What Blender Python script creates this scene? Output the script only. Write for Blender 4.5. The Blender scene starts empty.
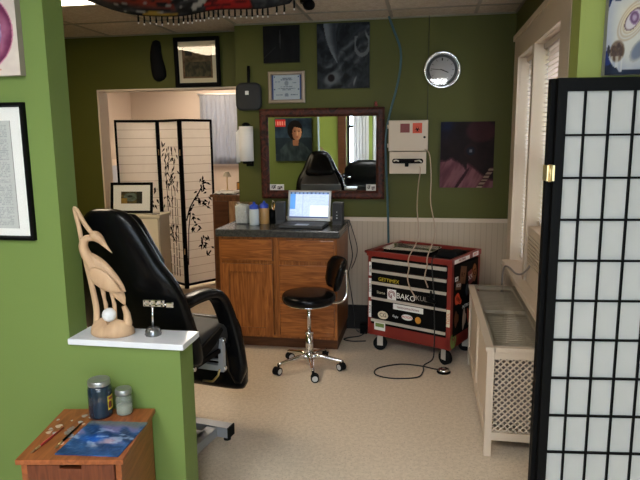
SKY = 4.6
EXPO = 1.62
import bpy, bmesh, math, random
from mathutils import Vector, Matrix, noise
random.seed(7)
SC = bpy.context.scene
COL = SC.collection
PI = math.pi

# ------------------------------------------------------------------ helpers
def V(*a): return Vector(a if len(a) > 1 else a[0])

def s2l(c):
    return tuple((x/12.92 if x <= .04045 else ((x+.055)/1.055)**2.4) for x in c[:3])

def rgb(r, g, b): return s2l((r/255, g/255, b/255))

class MB:
    """collects geometry for one mesh object"""
    def __init__(s): s.bm = bmesh.new(); s.mi = 0; s.sm = False
    def mat(s, i): s.mi = i; return s
    def smooth(s, v=True): s.sm = v; return s
    def face(s, vs):
        try: f = s.bm.faces.new(vs)
        except ValueError: return None
        f.material_index = s.mi; f.smooth = s.sm
        return f
    def vert(s, p): return s.bm.verts.new(p)
    def box(s, x0, x1, y0, y1, z0, z1, M=None, bev=0):
        P = [Vector((x, y, z)) for z in (z0, z1) for y in (y0, y1) for x in (x0, x1)]
        if M is not None: P = [M @ p for p in P]
        v = [s.vert(p) for p in P]
        F = [s.face([v[i] for i in q]) for q in ((0,2,3,1),(4,5,7,6),(0,1,5,4),(2,6,7,3),(0,4,6,2),(1,3,7,5))]
        if bev:
            es = list({e for f in F for e in f.edges})
            bmesh.ops.bevel(s.bm, geom=es, offset=bev, segments=2, affect='EDGES', profile=.6, clamp_overlap=True, material=-1)
        return s
    def quad(s, a, b, c, d): s.face([s.vert(p) for p in (a, b, c, d)]); return s
    def loft(s, rings, cap=True, closed=True):
        R = [[s.vert(p) for p in r] for r in rings]
        n = len(R[0])
        for a, b in zip(R, R[1:]):
            for i in range(n if closed else n-1):
                j = (i+1) % n
                s.face([a[i], a[j], b[j], b[i]])
        if cap and closed:
            s.face(list(reversed(R[0]))); s.face(R[-1])
        return s
    def tube(s, pts, r, seg=8, flat=1.0, cap=True):
        pts = [Vector(p) for p in pts]
        if not isinstance(r, (list, tuple)): r = [r]*len(pts)
        rings = []; up = None
        for i, p in enumerate(pts):
            t = (pts[min(i+1, len(pts)-1)]-pts[max(i-1, 0)])
            if t.length < 1e-9: t = Vector((0, 0, 1))
            t.normalize()
            if up is None: up = Vector((0, 1, 0)) if abs(t.y) < .9 else Vector((0, 0, 1))
            a = t.cross(up)
            if a.length < 1e-6: a = t.cross(Vector((1, 0, 0)))
            a.normalize(); b = a.cross(t).normalized(); up = b
            rings.append([p + a*(r[i]*math.cos(2*PI*k/seg)) + b*(r[i]*flat*math.sin(2*PI*k/seg)) for k in range(seg)])
        o = s.sm; s.sm = True; s.loft(rings, cap); s.sm = o
        return s
    def cyl(s, p0, p1, r0, r1=None, seg=20, smooth=True):
        r1 = r0 if r1 is None else r1
        p0 = Vector(p0); p1 = Vector(p1); t = (p1-p0).normalized()
        a = t.orthogonal().normalized(); b = t.cross(a)
        rg = lambda p, r: [p+a*(r*math.cos(2*PI*k/seg))+b*(r*math.sin(2*PI*k/seg)) for k in range(seg)]
        A = [s.vert(q) for q in rg(p0, r0)]; B = [s.vert(q) for q in rg(p1, r1)]
        for i in range(seg):
            f = s.face([A[i], A[(i+1)%seg], B[(i+1)%seg], B[i]])
            if f: f.smooth = smooth
        s.face(list(reversed(A))); s.face(B)
        return s
    def lathe(s, prof, c=(0, 0, 0), seg=24, M=None):
        """prof: list of (r, z)"""
        c = Vector(c); R = []
        for r, z in prof:
            if r < 1e-6: R.append([s.vert((M @ Vector((0, 0, z)) if M else Vector((0, 0, z)))+c)])
            else:
                q = [Vector((r*math.cos(2*PI*k/seg), r*math.sin(2*PI*k/seg), z)) for k in range(seg)]
                R.append([s.vert((M @ p if M else p)+c) for p in q])
        for a, b in zip(R, R[1:]):
            for i in range(seg):
                j = (i+1) % seg
                if len(a) == 1 and len(b) == 1: continue
                if len(a) == 1: f = s.face([a[0], b[j], b[i]])
                elif len(b) == 1: f = s.face([a[i], a[j], b[0]])
                else: f = s.face([a[i], a[j], b[j], b[i]])
                if f: f.smooth = True
        return s
    def prism(s, poly, f0, f1):
        """poly: 2D points; f0,f1 map 2D->3D for the two caps"""
        A = [s.vert(f0(*p)) for p in poly]; B = [s.vert(f1(*p)) for p in poly]
        n = len(poly)
        for i in range(n): s.face([A[i], A[(i+1)%n], B[(i+1)%n], B[i]])
        s.face(list(reversed(A))); s.face(B)
        return s

WM = {}
def _link(o, parent):
    COL.objects.link(o)
    if parent is not None:
        o.parent = parent
        WM[o] = WM[parent]
    return o

def mesh_of(name, mb, mats, shift=None):
    bmesh.ops.recalc_face_normals(mb.bm, faces=mb.bm.faces)
    if shift is not None: mb.bm.transform(shift)
    me = bpy.data.meshes.new(name); mb.bm.to_mesh(me); mb.bm.free()
    for m in (mats if isinstance(mats, (list, tuple)) else [mats]): me.materials.append(m)
    return me

def part(name, mb, mats, parent, label=None, world=True, bev=0, kind=None):
    sh = WM[parent].inverted() if world else None
    o = bpy.data.objects.new(name, mesh_of(name, mb, mats, sh))
    _link(o, parent)
    if label: o['label'] = label
    if kind: o['kind'] = kind
    if bev: bevmod(o, bev)
    return o

def bevmod(o, w, seg=2):
    m = o.modifiers.new('bevel', 'BEVEL'); m.width = w; m.segments = seg; m.limit_method = 'ANGLE'; m.angle_limit = .6
    m.harden_normals = False

def tag(o, label, cat, group=None):
    o['label'] = label; o['category'] = cat
    if group: o['group'] = group
    return o

def thing(name, label, cat, loc, rz=0, group=None):
    o = bpy.data.objects.new(name, None); o.empty_display_size = .05
    o.location = loc; o.rotation_euler = (0, 0, rz)
    COL.objects.link(o); WM[o] = Matrix.Translation(loc) @ Matrix.Rotation(rz, 4, 'Z')
    return tag(o, label, cat, group)

def solo(name, mb, mats, label, cat, loc, rz=0, group=None, world=True, bev=0):
    M = Matrix.Translation(loc) @ Matrix.Rotation(rz, 4, 'Z')
    o = bpy.data.objects.new(name, mesh_of(name, mb, mats, M.inverted() if world else None))
    o.location = loc; o.rotation_euler = (0, 0, rz); COL.objects.link(o); WM[o] = M
    if bev: bevmod(o, bev)
    return tag(o, label, cat, group)

def struct(name, mb, mats, parent=None, bev=0):
    o = bpy.data.objects.new(name, mesh_of(name, mb, mats)); COL.objects.link(o)
    WM[o] = Matrix.Identity(4)
    if parent: o.parent = parent
    else: o['kind'] = 'structure'
    if bev: bevmod(o, bev)
    return o

def text_into(mb, s, size, M, mat=0, depth=.0006):
    """lettering as real geometry, appended to mb"""
    cu = bpy.data.curves.new('lettering', 'FONT'); cu.body = s; cu.size = size; cu.extrude = depth; cu.resolution_u = 2
    cu.align_x = 'CENTER'; cu.align_y = 'CENTER'
    ob = bpy.data.objects.new('lettering', cu); COL.objects.link(ob)
    dg = bpy.context.evaluated_depsgraph_get(); ev = ob.evaluated_get(dg)
    me = bpy.data.meshes.new_from_object(ev)
    me.transform(M); n0 = len(mb.bm.faces)
    mb.bm.from_mesh(me); mb.bm.faces.ensure_lookup_table()
    for f in mb.bm.faces[n0:]: f.material_index = mat
    bpy.data.objects.remove(ob); bpy.data.curves.remove(cu); bpy.data.meshes.remove(me)

# ------------------------------------------------------------------ materials
def new_mat(name):
    m = bpy.data.materials.new(name); m.use_nodes = True
    nt = m.node_tree; return m, nt, nt.nodes['Principled BSDF'], nt.nodes['Material Output']

def mat(name, c, rough=.5, metal=0, var=.08, scale=8, bump=0, bscale=60, coat=0, spec=.5, trans=0, ior=1.45):
    m, nt, b, out = new_mat(name)
    tc = nt.nodes.new('ShaderNodeTexCoord'); nz = nt.nodes.new('ShaderNodeTexNoise')
    nz.inputs['Scale'].default_value = scale; nz.inputs['Detail'].default_value = 4
    nt.links.new(tc.outputs['Object'], nz.inputs['Vector'])
    mx = nt.nodes.new('ShaderNodeMix'); mx.data_type = 'RGBA'
    mx.inputs[6].default_value = (*[x*(1-var) for x in c], 1); mx.inputs[7].default_value = (*[min(1, x*(1+var)) for x in c], 1)
    nt.links.new(nz.outputs['Fac'], mx.inputs[0]); nt.links.new(mx.outputs[2], b.inputs['Base Color'])
    b.inputs['Roughness'].default_value = rough; b.inputs['Metallic'].default_value = metal
    b.inputs['Coat Weight'].default_value = coat; b.inputs['Specular IOR Level'].default_value = spec
    b.inputs['Transmission Weight'].default_value = trans; b.inputs['IOR'].default_value = ior
    if bump:
        n2 = nt.nodes.new('ShaderNodeTexNoise'); n2.inputs['Scale'].default_value = bscale; n2.inputs['Detail'].default_value = 3
        nt.links.new(tc.outputs['Object'], n2.inputs['Vector'])
        bp = nt.nodes.new('ShaderNodeBump'); bp.inputs['Strength'].default_value = bump; bp.inputs['Distance'].default_value = .01
        nt.links.new(n2.outputs['Fac'], bp.inputs['Height']); nt.links.new(bp.outputs['Normal'], b.inputs['Normal'])
    return m

def wood(name, c1, c2, scale=(18, 18, 1.6), rough=.4, coat=.15, dist=3.0):
    m, nt, b, out = new_mat(name)
    tc = nt.nodes.new('ShaderNodeTexCoord'); mp = nt.nodes.new('ShaderNodeMapping'); mp.inputs['Scale'].default_value = scale
    nt.links.new(tc.outputs['Object'], mp.inputs['Vector'])
    nz = nt.nodes.new('ShaderNodeTexNoise'); nz.inputs['Scale'].default_value = 1; nz.inputs['Detail'].default_value = 6; nz.inputs['Distortion'].default_value = dist
    nt.links.new(mp.outputs['Vector'], nz.inputs['Vector'])
    cr = nt.nodes.new('ShaderNodeValToRGB')
    cr.color_ramp.elements[0].position = .32; cr.color_ramp.elements[0].color = (*c1, 1)
    cr.color_ramp.elements[1].position = .66; cr.color_ramp.elements[1].color = (*c2, 1)
    nt.links.new(nz.outputs['Fac'], cr.inputs['Fac']); nt.links.new(cr.outputs['Color'], b.inputs['Base Color'])
    b.inputs['Roughness'].default_value = rough; b.inputs['Coat Weight'].default_value = coat; b.inputs['Specular IOR Level'].default_value = .25
    return m

def speckle(name, c1, c2, c3, scale=90, rough=.5, spec=.4, fine=230):
    m, nt, b, out = new_mat(name)
    tc = nt.nodes.new('ShaderNodeTexCoord')
    n1 = nt.nodes.new('ShaderNodeTexNoise'); n1.inputs['Scale'].default_value = scale; n1.inputs['Detail'].default_value = 3
    n2 = nt.nodes.new('ShaderNodeTexNoise'); n2.inputs['Scale'].default_value = fine; n2.inputs['Detail'].default_value = 2
    for n in (n1, n2): nt.links.new(tc.outputs['Object'], n.inputs['Vector'])
    cr = nt.nodes.new('ShaderNodeValToRGB'); e = cr.color_ramp.elements
    e[0].position = .38; e[0].color = (*c1, 1); e[1].position = .6; e[1].color = (*c2, 1)
    nt.links.new(n1.outputs['Fac'], cr.inputs['Fac'])
    c2r = nt.nodes.new('ShaderNodeValToRGB'); e = c2r.color_ramp.elements
    e[0].position = .58; e[0].color = (0, 0, 0, 1); e[1].position = .66; e[1].color = (1, 1, 1, 1)
    nt.links.new(n2.outputs['Fac'], c2r.inputs['Fac'])
    mx = nt.nodes.new('ShaderNodeMix'); mx.data_type = 'RGBA'; mx.inputs[7].default_value = (*c3, 1)
    nt.links.new(c2r.outputs['Color'], mx.inputs[0]); nt.links.new(cr.outputs['Color'], mx.inputs[6])
    nt.links.new(mx.outputs[2], b.inputs['Base Color']); b.inputs['Roughness'].default_value = rough
    b.inputs['Specular IOR Level'].default_value = spec
    return m

def emit(name, c, st):
    m, nt, b, out = new_mat(name)
    b.inputs['Base Color'].default_value = (*c, 1); b.inputs['Emission Color'].default_value = (*c, 1); b.inputs['Emission Strength'].default_value = st
    return m

def glassy(name, c=(1, 1, 1), fac=.9, rough=.02):
    """thin pane: mostly clear with a gloss on top"""
    m, nt, b, out = new_mat(name)
    nt.nodes.remove(b)
    tr = nt.nodes.new('ShaderNodeBsdfTransparent'); tr.inputs[0].default_value = (*c, 1)
    gl = nt.nodes.new('ShaderNodeBsdfGlossy'); gl.inputs['Roughness'].default_value = rough
    lw = nt.nodes.new('ShaderNodeLayerWeight'); lw.inputs[0].default_value = .3
    pw = nt.nodes.new('ShaderNodeMath'); pw.operation = 'POWER'; pw.inputs[1].default_value = 3.0
    ml = nt.nodes.new('ShaderNodeMath'); ml.operation = 'MULTIPLY_ADD'; ml.inputs[1].default_value = .55*fac; ml.inputs[2].default_value = .04*fac
    nt.links.new(lw.outputs['Facing'], pw.inputs[0]); nt.links.new(pw.outputs[0], ml.inputs[0])
    mx = nt.nodes.new('ShaderNodeMixShader')
    nt.links.new(ml.outputs[0], mx.inputs[0]); nt.links.new(tr.outputs[0], mx.inputs[1]); nt.links.new(gl.outputs[0], mx.inputs[2])
    nt.links.new(mx.outputs[0], out.inputs['Surface'])
    return m

def paper(name, c, tl=.5):
    """thin translucent paper or cloth"""
    m, nt, b, out = new_mat(name)
    tc = nt.nodes.new('ShaderNodeTexCoord'); nz = nt.nodes.new('ShaderNodeTexNoise'); nz.inputs['Scale'].default_value = 14; nz.inputs['Detail'].default_value = 8
    nt.links.new(tc.outputs['Object'], nz.inputs['Vector'])
    mx = nt.nodes.new('ShaderNodeMix'); mx.data_type = 'RGBA'
    mx.inputs[6].default_value = (*[x*.9 for x in c], 1); mx.inputs[7].default_value = (*c, 1)
    nt.links.new(nz.outputs['Fac'], mx.inputs[0]); nt.links.new(mx.outputs[2], b.inputs['Base Color'])
    b.inputs['Roughness'].default_value = .8
    t = nt.nodes.new('ShaderNodeBsdfTranslucent'); nt.links.new(mx.outputs[2], t.inputs[0])
    ms = nt.nodes.new('ShaderNodeMixShader'); ms.inputs[0].default_value = tl
    nt.links.new(b.outputs[0], ms.inputs[1]); nt.links.new(t.outputs[0], ms.inputs[2]); nt.links.new(ms.outputs[0], out.inputs['Surface'])
    return m

def paint_mat(name, rough=.6, coat=0):
    m, nt, b, out = new_mat(name)
    at = nt.nodes.new('ShaderNodeAttribute'); at.attribute_name = 'Col'
    nt.links.new(at.outputs['Color'], b.inputs['Base Color']); b.inputs['Roughness'].default_value = rough
    b.inputs['Coat Weight'].default_value = coat; b.inputs['Specular IOR Level'].default_value = .12
    return m

def bead_mat(name, c):
    m, nt, b, out = new_mat(name)
    tc = nt.nodes.new('ShaderNodeTexCoord'); w = nt.nodes.new('ShaderNodeTexWave'); w.bands_direction = 'X'; w.wave_profile = 'TRI'
    w.inputs['Scale'].default_value = 7.5; w.inputs['Distortion'].default_value = .15
    nt.links.new(tc.outputs['Object'], w.inputs['Vector'])
    cr = nt.nodes.new('ShaderNodeValToRGB'); e = cr.color_ramp.elements
    e[0].position = .0; e[0].color = (*[x*.72 for x in c], 1); e[1].position = .16; e[1].color = (*c, 1)
    nt.links.new(w.outputs['Fac'], cr.inputs['Fac']); nt.links.new(cr.outputs['Color'], b.inputs['Base Color'])
    bp = nt.nodes.new('ShaderNodeBump'); bp.inputs['Strength'].default_value = .3; bp.inputs['Distance'].default_value = .004
    nt.links.new(cr.outputs['Color'], bp.inputs['Height']); nt.links.new(bp.outputs['Normal'], b.inputs['Normal'])
    b.inputs['Roughness'].default_value = .6
    return m

def brick_mat(name):
    m, nt, b, out = new_mat(name)
    tc = nt.nodes.new('ShaderNodeTexCoord'); mp = nt.nodes.new('ShaderNodeMapping'); mp.inputs['Rotation'].default_value = (PI/2, 0, PI/2)
    br = nt.nodes.new('ShaderNodeTexBrick'); br.inputs['Scale'].default_value = 4.5
    br.inputs['Color1'].default_value = (.42, .15, .10, 1); br.inputs['Color2'].default_value = (.5, .2, .14, 1); br.inputs['Mortar'].default_value = (.5, .42, .38, 1)
    nt.links.new(tc.outputs['Object'], mp.inputs['Vector']); nt.links.new(mp.outputs['Vector'], br.inputs['Vector']); nt.links.new(br.outputs['Color'], b.inputs['Base Color'])
    b.inputs['Roughness'].default_value = .9
    return m

M = {}
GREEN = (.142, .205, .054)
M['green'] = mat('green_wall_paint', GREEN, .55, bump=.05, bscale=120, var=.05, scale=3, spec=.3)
M['limeright'] = mat('yellow_green_wall_paint', (.225, .262, .055), .55, bump=.05, bscale=120, var=.05, scale=3, spec=.3)  # lighter copy of the partition green, stronger light put into the colour
M['lime'] = mat('lime_wall_paint', (.27, .33, .062), .55, var=.05, scale=3, spec=.3)  # rear wall green lightened to make up for the little light reaching it
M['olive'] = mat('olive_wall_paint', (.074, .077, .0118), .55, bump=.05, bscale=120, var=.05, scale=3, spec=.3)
M['pink'] = mat('pale_pink_plaster', (.50, .405, .325), .7, var=.03, scale=2)
M['blueband'] = mat('pale_blue_wainscot', (.42, .45, .52), .7)
M['ceil'] = speckle('ceiling_tile', (.40, .335, .26), (.47, .395, .31), (.31, .26, .20), 40, .9, .1, 160)
M['tbar'] = mat('ceiling_grid_metal', (.22, .195, .15), .6)
M['floor'] = speckle('speckled_vinyl', (.62, .51, .39), (.70, .585, .455), (.50, .40, .30), 48, .42, .3, 110)
M['trim'] = mat('cream_trim_paint', (.64, .53, .42), .45, var=.03)
M['bead'] = bead_mat('grey_beige_beadboard', (.49, .39, .285))
M['basebd'] = mat('dark_baseboard', (.022, .020, .018), .6, spec=.1)
M['marble'] = mat('white_marble', (.66, .67, .70), .3, var=.10, scale=16, coat=.2)
M['brick'] = brick_mat('red_brick')
M['white'] = mat('white_plastic', (.75, .74, .72), .4, var=.02)
M['slat'] = paper('blind_slat', (.78, .68, .62), .2)
M['sheer'] = paper('sheer_net', (.31, .31, .325), .4)
M['curtain'] = paper('white_curtain', (.72, .71, .71), .3)
M['pane'] = glassy('window_glass', (.97, .98, 1), .8)
M['picglass'] = glassy('picture_glass', (1, 1, 1), 1.0, .01)
M['black'] = mat('black_lacquer', (.004, .004, .004), .45, var=.2, spec=.05)
M['blackmatte'] = mat('black_matte', (.006, .006, .006), .8, var=.2, bump=.1, spec=.15)
M['vinyl'] = mat('black_vinyl', (.0030, .0030, .0032), .24, var=.2, bump=.04, bscale=240, spec=.2)
M['greyvinyl'] = mat('charcoal_vinyl', (.030, .030, .031), .5, var=.15, spec=.3)  # speaker grille grey; on the chair, reflected light painted over black vinyl
M['chrome'] = mat('chrome', (.78, .78, .78), .12, 1, var=.02)
M['steel'] = mat('grey_painted_steel', (.36, .37, .39), .4, .3, var=.04)
M['alu'] = mat('brushed_aluminium', (.56, .51, .45), .42, .3, var=.06)
M['rubber'] = mat('black_rubber', (.007, .007, .007), .7, spec=.12)
M['caster'] = mat('grey_caster_cap', (.55, .55, .54), .35, .4)
M['oak'] = wood('oak_cabinet', rgb(112, 60, 24), rgb(160, 98, 47), (26, 26, 2.2), .38)
M['oakh'] = wood('oak_drawer', rgb(112, 60, 24), rgb(160, 98, 47), (2.2, 26, 26), .38)
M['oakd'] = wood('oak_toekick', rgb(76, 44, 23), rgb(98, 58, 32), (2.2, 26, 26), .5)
M['laminate'] = speckle('dark_stone_laminate', (.028, .027, .025), (.05, .048, .045), (.12, .115, .105), 60, .22, .5, 300)
M['stand'] = wood('cherry_nightstand', rgb(116, 62, 32), rgb(148, 84, 46), (20, 3, 20), .4)
M['standd'] = wood('cherry_nightstand_dark', rgb(80, 38, 22), rgb(106, 55, 31), (20, 20, 3), .45)
M['walnut'] = wood('brown_sideboard_wood', rgb(92, 58, 36), rgb(124, 82, 52), (16, 16, 3), .5)
M['walnut2'] = wood('light_brown_wood', rgb(150, 112, 78), rgb(176, 136, 98), (16, 16, 3), .5)
M['carved'] = wood('pale_carved_wood', rgb(172, 139, 108), rgb(196, 164, 130), (9, 9, 3), .55, 0, 1.5)
M['egg'] = mat('white_stone_ball', (.66, .66, .66), .4, var=.25, scale=60)
M['cream'] = mat('cream_cabinet_paint', (.66, .58, .44), .5, var=.04)
M['red'] = mat('red_enamel', (.20, .020, .014), .4, var=.15)
M['drawer'] = mat('black_drawer_paint', (.004, .004, .004), .6, spec=.06)
M['hose'] = mat('blue_hose', (.045, .11, .13), .45)
M['cord'] = mat('beige_cord', (.46, .34, .25), .5)
M['cable'] = mat('black_cable', (.012, .012, .012), .5)
M['gcable'] = mat('grey_cable', (.25, .22, .2), .5)
M['mirror'] = mat('silvered_mirror', (.86, .88, .86), .0, 1, var=0)
M['frame_red'] = wood('dark_burl_frame', rgb(16, 8, 6), rgb(84, 38, 24), (9, 9, 9), .5, 0, 4)
M['box'] = mat('cream_metal_box', (.58, .48, .375), .45, var=.03)
M['sred'] = mat('red_sticker', (.60, .07, .025), .5, var=.05)
M['sdred'] = mat('dark_red_sticker', (.20, .03, .025), .5)
M['ink'] = mat('dark_print', (.012, .006, .006), .7, spec=.1)
M['yellow'] = mat('yellow_lettering', (.55, .42, .03), .5)
M['paperw'] = mat('white_paper', (.78, .77, .74), .8, var=.03)
M['towel'] = mat('white_paper_towel', (.80, .77, .72), .9, bump=.3, bscale=200)
M['jarglass'] = mat('clear_glass', (.85, .87, .87), .05, trans=.9, spec=.5, var=.01)
M['thinplastic'] = glassy('clear_plastic', (.86, .88, .88), 1.0, .08)
def frosted(name, c, k):
    m, nt, b, out = new_mat(name); b.inputs['Base Color'].default_value = (*c, 1); b.inputs['Roughness'].default_value = .2
    tr = nt.nodes.new('ShaderNodeBsdfTransparent'); mx = nt.nodes.new('ShaderNodeMixShader'); mx.inputs[0].default_value = k
    nt.links.new(tr.outputs[0], mx.inputs[1]); nt.links.new(b.outputs[0], mx.inputs[2]); nt.links.new(mx.outputs[0], out.inputs['Surface'])
    return m
M['cloudy'] = frosted('cloudy_jar_glass', (.32, .34, .28), .4)
M['bluecap'] = mat('blue_cap', (.02, .06, .42), .35)
M['paintdark'] = mat('dark_blue_paint', (.012, .022, .036), .15, var=.3, scale=20, coat=.5)
M['lid'] = mat('steel_lid', (.36, .36, .35), .38, .8, var=.1)
M['laptop'] = mat('silver_laptop', (.40, .41, .42), .35, .6)
M['keys'] = mat('dark_keys', (.05, .05, .055), .6)
M['speaker'] = mat('charcoal_speaker', (.06, .06, .062), .55, spec=.25)
M['brass'] = mat('brass', (.66, .50, .24), .3, .9)
M['cast'] = mat('dark_grey_iron', (.030, .031, .032), .6, bump=.1, spec=.2)
M['cotton'] = mat('white_cotton', (.66, .65, .62), .95, var=.3, scale=70, bump=1.0, bscale=70)
M['amber'] = mat('amber_liquid', (.50, .27, .09), .3)
M['milky'] = mat('milky_water', (.50, .55, .56), .25, var=.03)
M['pencil'] = mat('orange_pencil', (.62, .26, .03), .5)
M['paint'] = paint_mat('artwork_paint', .55)
M['print'] = paint_mat('printed_paper', .7)
M['silverframe'] = mat('bronze_silver_frame', (.34, .27, .20), .35, .6)
M['mat_board'] = mat('cream_mat_board', (.66, .58, .42), .8, var=.03)
M['shoji'] = paper('rice_paper', (.48, .475, .45), .25)
M['screenpaper'] = paper('screen_paper', (.90, .86, .81), .62)
M['ropegrey'] = mat('thin_grey_line', (.42, .34, .30), .8)
M['brush_red'] = mat('red_lacquer_handle', (.35, .03, .03), .3)
M['bristle'] = mat('brush_bristle', (.25, .14, .06), .8)
M['greensticker'] = mat('green_print', (.16, .24, .06), .5)
M['troffer'] = emit('troffer_diffuser', (1, .80, .56), 5.6)
M['troffer_rear'] = emit('warm_troffer_diffuser', (1, .85, .68), 8.0)  # glow of the added back room panel
M['troffer_day'] = emit('daylight_troffer_diffuser', (.96, .98, .98), 10.5)  # glow of the two added front room panels
M['lapscreen'] = paint_mat('lcd', .4)
nt = M['lapscreen'].node_tree; _b = nt.nodes['Principled BSDF']
_a = [n for n in nt.nodes if n.type == 'ATTRIBUTE'][0]
nt.links.new(_a.outputs['Color'], _b.inputs['Emission Color']); _b.inputs['Emission Strength'].default_value = .22
# ------------------------------------------------------------------ artwork on real canvases
def fb(x, y, s=0, o=4): return noise.fractal(Vector((x, y, s)), 1.0, 2.0, o)
def mixc(a, b, t):
    t = max(0, min(1, t)); return tuple(p+(q-p)*t for p, q in zip(a, b))
def sst(a, b, x):
    t = max(0, min(1, (x-a)/(b-a))); return t*t*(3-2*t)
def ell(u, v, cx, cy, rx, ry, ang=0):
    c, s = math.cos(ang), math.sin(ang); x, y = u-cx, v-cy
    return math.hypot((x*c+y*s)/rx, (-x*s+y*c)/ry)

def canvas_mb(w, h, fn, nx=70, ny=70, d=.02, edge=(30, 30, 30), mb=None, y0=0, cx=0, cz=0):
    """painted rectangle facing -Y; front at y0, body behind it"""
    mb = mb or MB()
    lay = mb.bm.verts.layers.float_color.get('Col') or mb.bm.verts.layers.float_color.new('Col')
    G = []
    for j in range(ny+1):
        r = []
        for i in range(nx+1):
            u, v = i/nx, j/ny
            p = mb.vert((cx-w/2+w*u, y0, cz-h/2+h*v)); c = fn(u, v)
            p[lay] = (*s2l([max(0, min(255, q))/255 for q in c]), 1); r.append(p)
        G.append(r)
    for j in range(ny):
        for i in range(nx): mb.face([G[j][i], G[j][i+1], G[j+1][i+1], G[j+1][i]])
    if d > 0:
        P = [mb.vert((cx+a*w/2, yy, cz+b*h/2)) for yy in (y0+.0003, y0+d) for a, b in ((-1,-1),(1,-1),(1,1),(-1,1))]
        for p in P: p[lay] = (*rgb(*edge), 1)
        for i in range(4): mb.face([P[i], P[(i+1)%4], P[4+(i+1)%4], P[4+i]])
        mb.face(P[4:])
    return mb

def tilt_x(mb, a, z): mb.bm.transform(Matrix.Translation((0, 0, z)) @ Matrix.Rotation(a, 4, 'X') @ Matrix.Translation((0, 0, -z))); return mb

def frame_mb(w, h, t, d, mb=None, cx=0, cz=0, y0=0, prof=.5):
    """mitred picture frame with outer size w*h, bar width t, front at y0-d"""
    mb = mb or MB()
    def ring(k, y): return [Vector((cx+a*(w/2-k), y, cz+b*(h/2-k))) for a, b in ((-1,-1),(1,-1),(1,1),(-1,1))]
    R = [ring(0, y0), ring(0, y0-d*.8), ring(t*.25, y0-d), ring(t*.7, y0-d), ring(t, y0-d*prof), ring(t, y0)]
    VV = [[mb.vert(p) for p in r] for r in R]
    for a, b in zip(VV, VV[1:]+VV[:1]):
        for i in range(4): mb.face([a[i], a[(i+1)%4], b[(i+1)%4], b[i]])
    return mb

def art_skull(u, v):
    # pale bird-like skull with a big violet eye and a dark socket, navy behind
    bg = mixc((22, 34, 78), (30, 46, 100), .5+fb(u*3, v*3))
    if v < .1+.02*math.sin(u*9): bg = mixc((34, 46, 66), (20, 26, 44), .5+fb(u*5, v*5))
    c = bg
    body = ell(u, v, .46, .50, .50, .52, .1)
    n = fb(u*4, v*4, 3)
    if body < 1 and v > .055+.03*math.sin(u*40)*(u < .3):
        c = mixc((206, 200, 186), (168, 170, 176), sst(.5, 1, body)+.3*n)
        c = mixc(c, (228, 206, 164), .8*sst(.62, .2, ell(u, v, .42, .62, .45, .32, .5)))
        for k in range(3):
            a = ell(u, v, .44, .59, .19+.05*k, .10+.03*k, .62)
            c = mixc(c, (150, 116, 84), .45*sst(.10, 0, abs(a-1)))
        e = ell(u, v, .44, .60, .17, .095, .62)
        if e < 1: c = mixc((208, 196, 196), (96, 70, 74), sst(.75, 1, e))
        q = math.hypot(u-.46, (v-.62)*1.1)
        if q < .085: c = mixc((150, 120, 150), (104, 76, 104), .5+.5*math.sin(q*140))
        if q < .03: c = (170, 150, 172)
        s = ell(u, v, .20, .26, .125, .115, .3)
        if s < 1.15: c = mixc((96, 74, 56) if n > 0 else (126, 104, 84), c, sst(.9, 1.15, s)); 
        if s < .8: c = mixc(c, (70, 54, 50), .5+fb(u*14, v*14, 1))
        s2 = ell(u, v, .045, .26, .03, .07)
        if s2 < 1: c = (48, 44, 50)
        j = ell(u, v, .58, .27, .19, .10, .6)
        if j < 1: c = mixc((116, 122, 136), (176, 172, 164), sst(.6, 1, j))
        if v < .2 and u < .3: c = mixc(c, (222, 214, 196), .5*(math.sin(u*70) > .2))
    if v > .82-u*.1 and u < .22: c = bg
    return c

def art_cell(u, v):
    c = mixc((206, 196, 184), (190, 176, 168), .5+fb(u*3, v*3))
    e = ell(u, v, .44, .50, .50, .455); n = fb(u*6, v*6, 5)
    if e < 1:
        c = mixc((100, 42, 72), (150, 92, 118), sst(1, .75, e)+.5*n)
        if e < .74: c = mixc((122, 90, 128), (176, 150, 184), .5+fb(u*5, v*9, 2))
        if e < .46+.2*n: c = mixc((62, 50, 84), (44, 36, 62), .5+n)
    elif e < 1.03: c = (184, 120, 140)
    if .6 < u < .78 and .055 < v < .075 and math.sin(u*120) > -.3: c = (186, 130, 120)
    return c

def art_document(u, v):
    c = (186, 188, 184)
    if .03 < u < .95 and .03 < v < .96:
        row = v*62; k = int(row)
        if row-k < .55 and noise.noise(Vector((u*60, k*1.7, 0))) > -.05: c = (158, 160, 160)
        if (k*7) % 13 == 0: c = (184, 186, 182)
        if .47 < v < .475: c = (206, 206, 202)
    return mixc(c, (160, 160, 158), .3*(.5+fb(u*2, v*2)))

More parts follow.
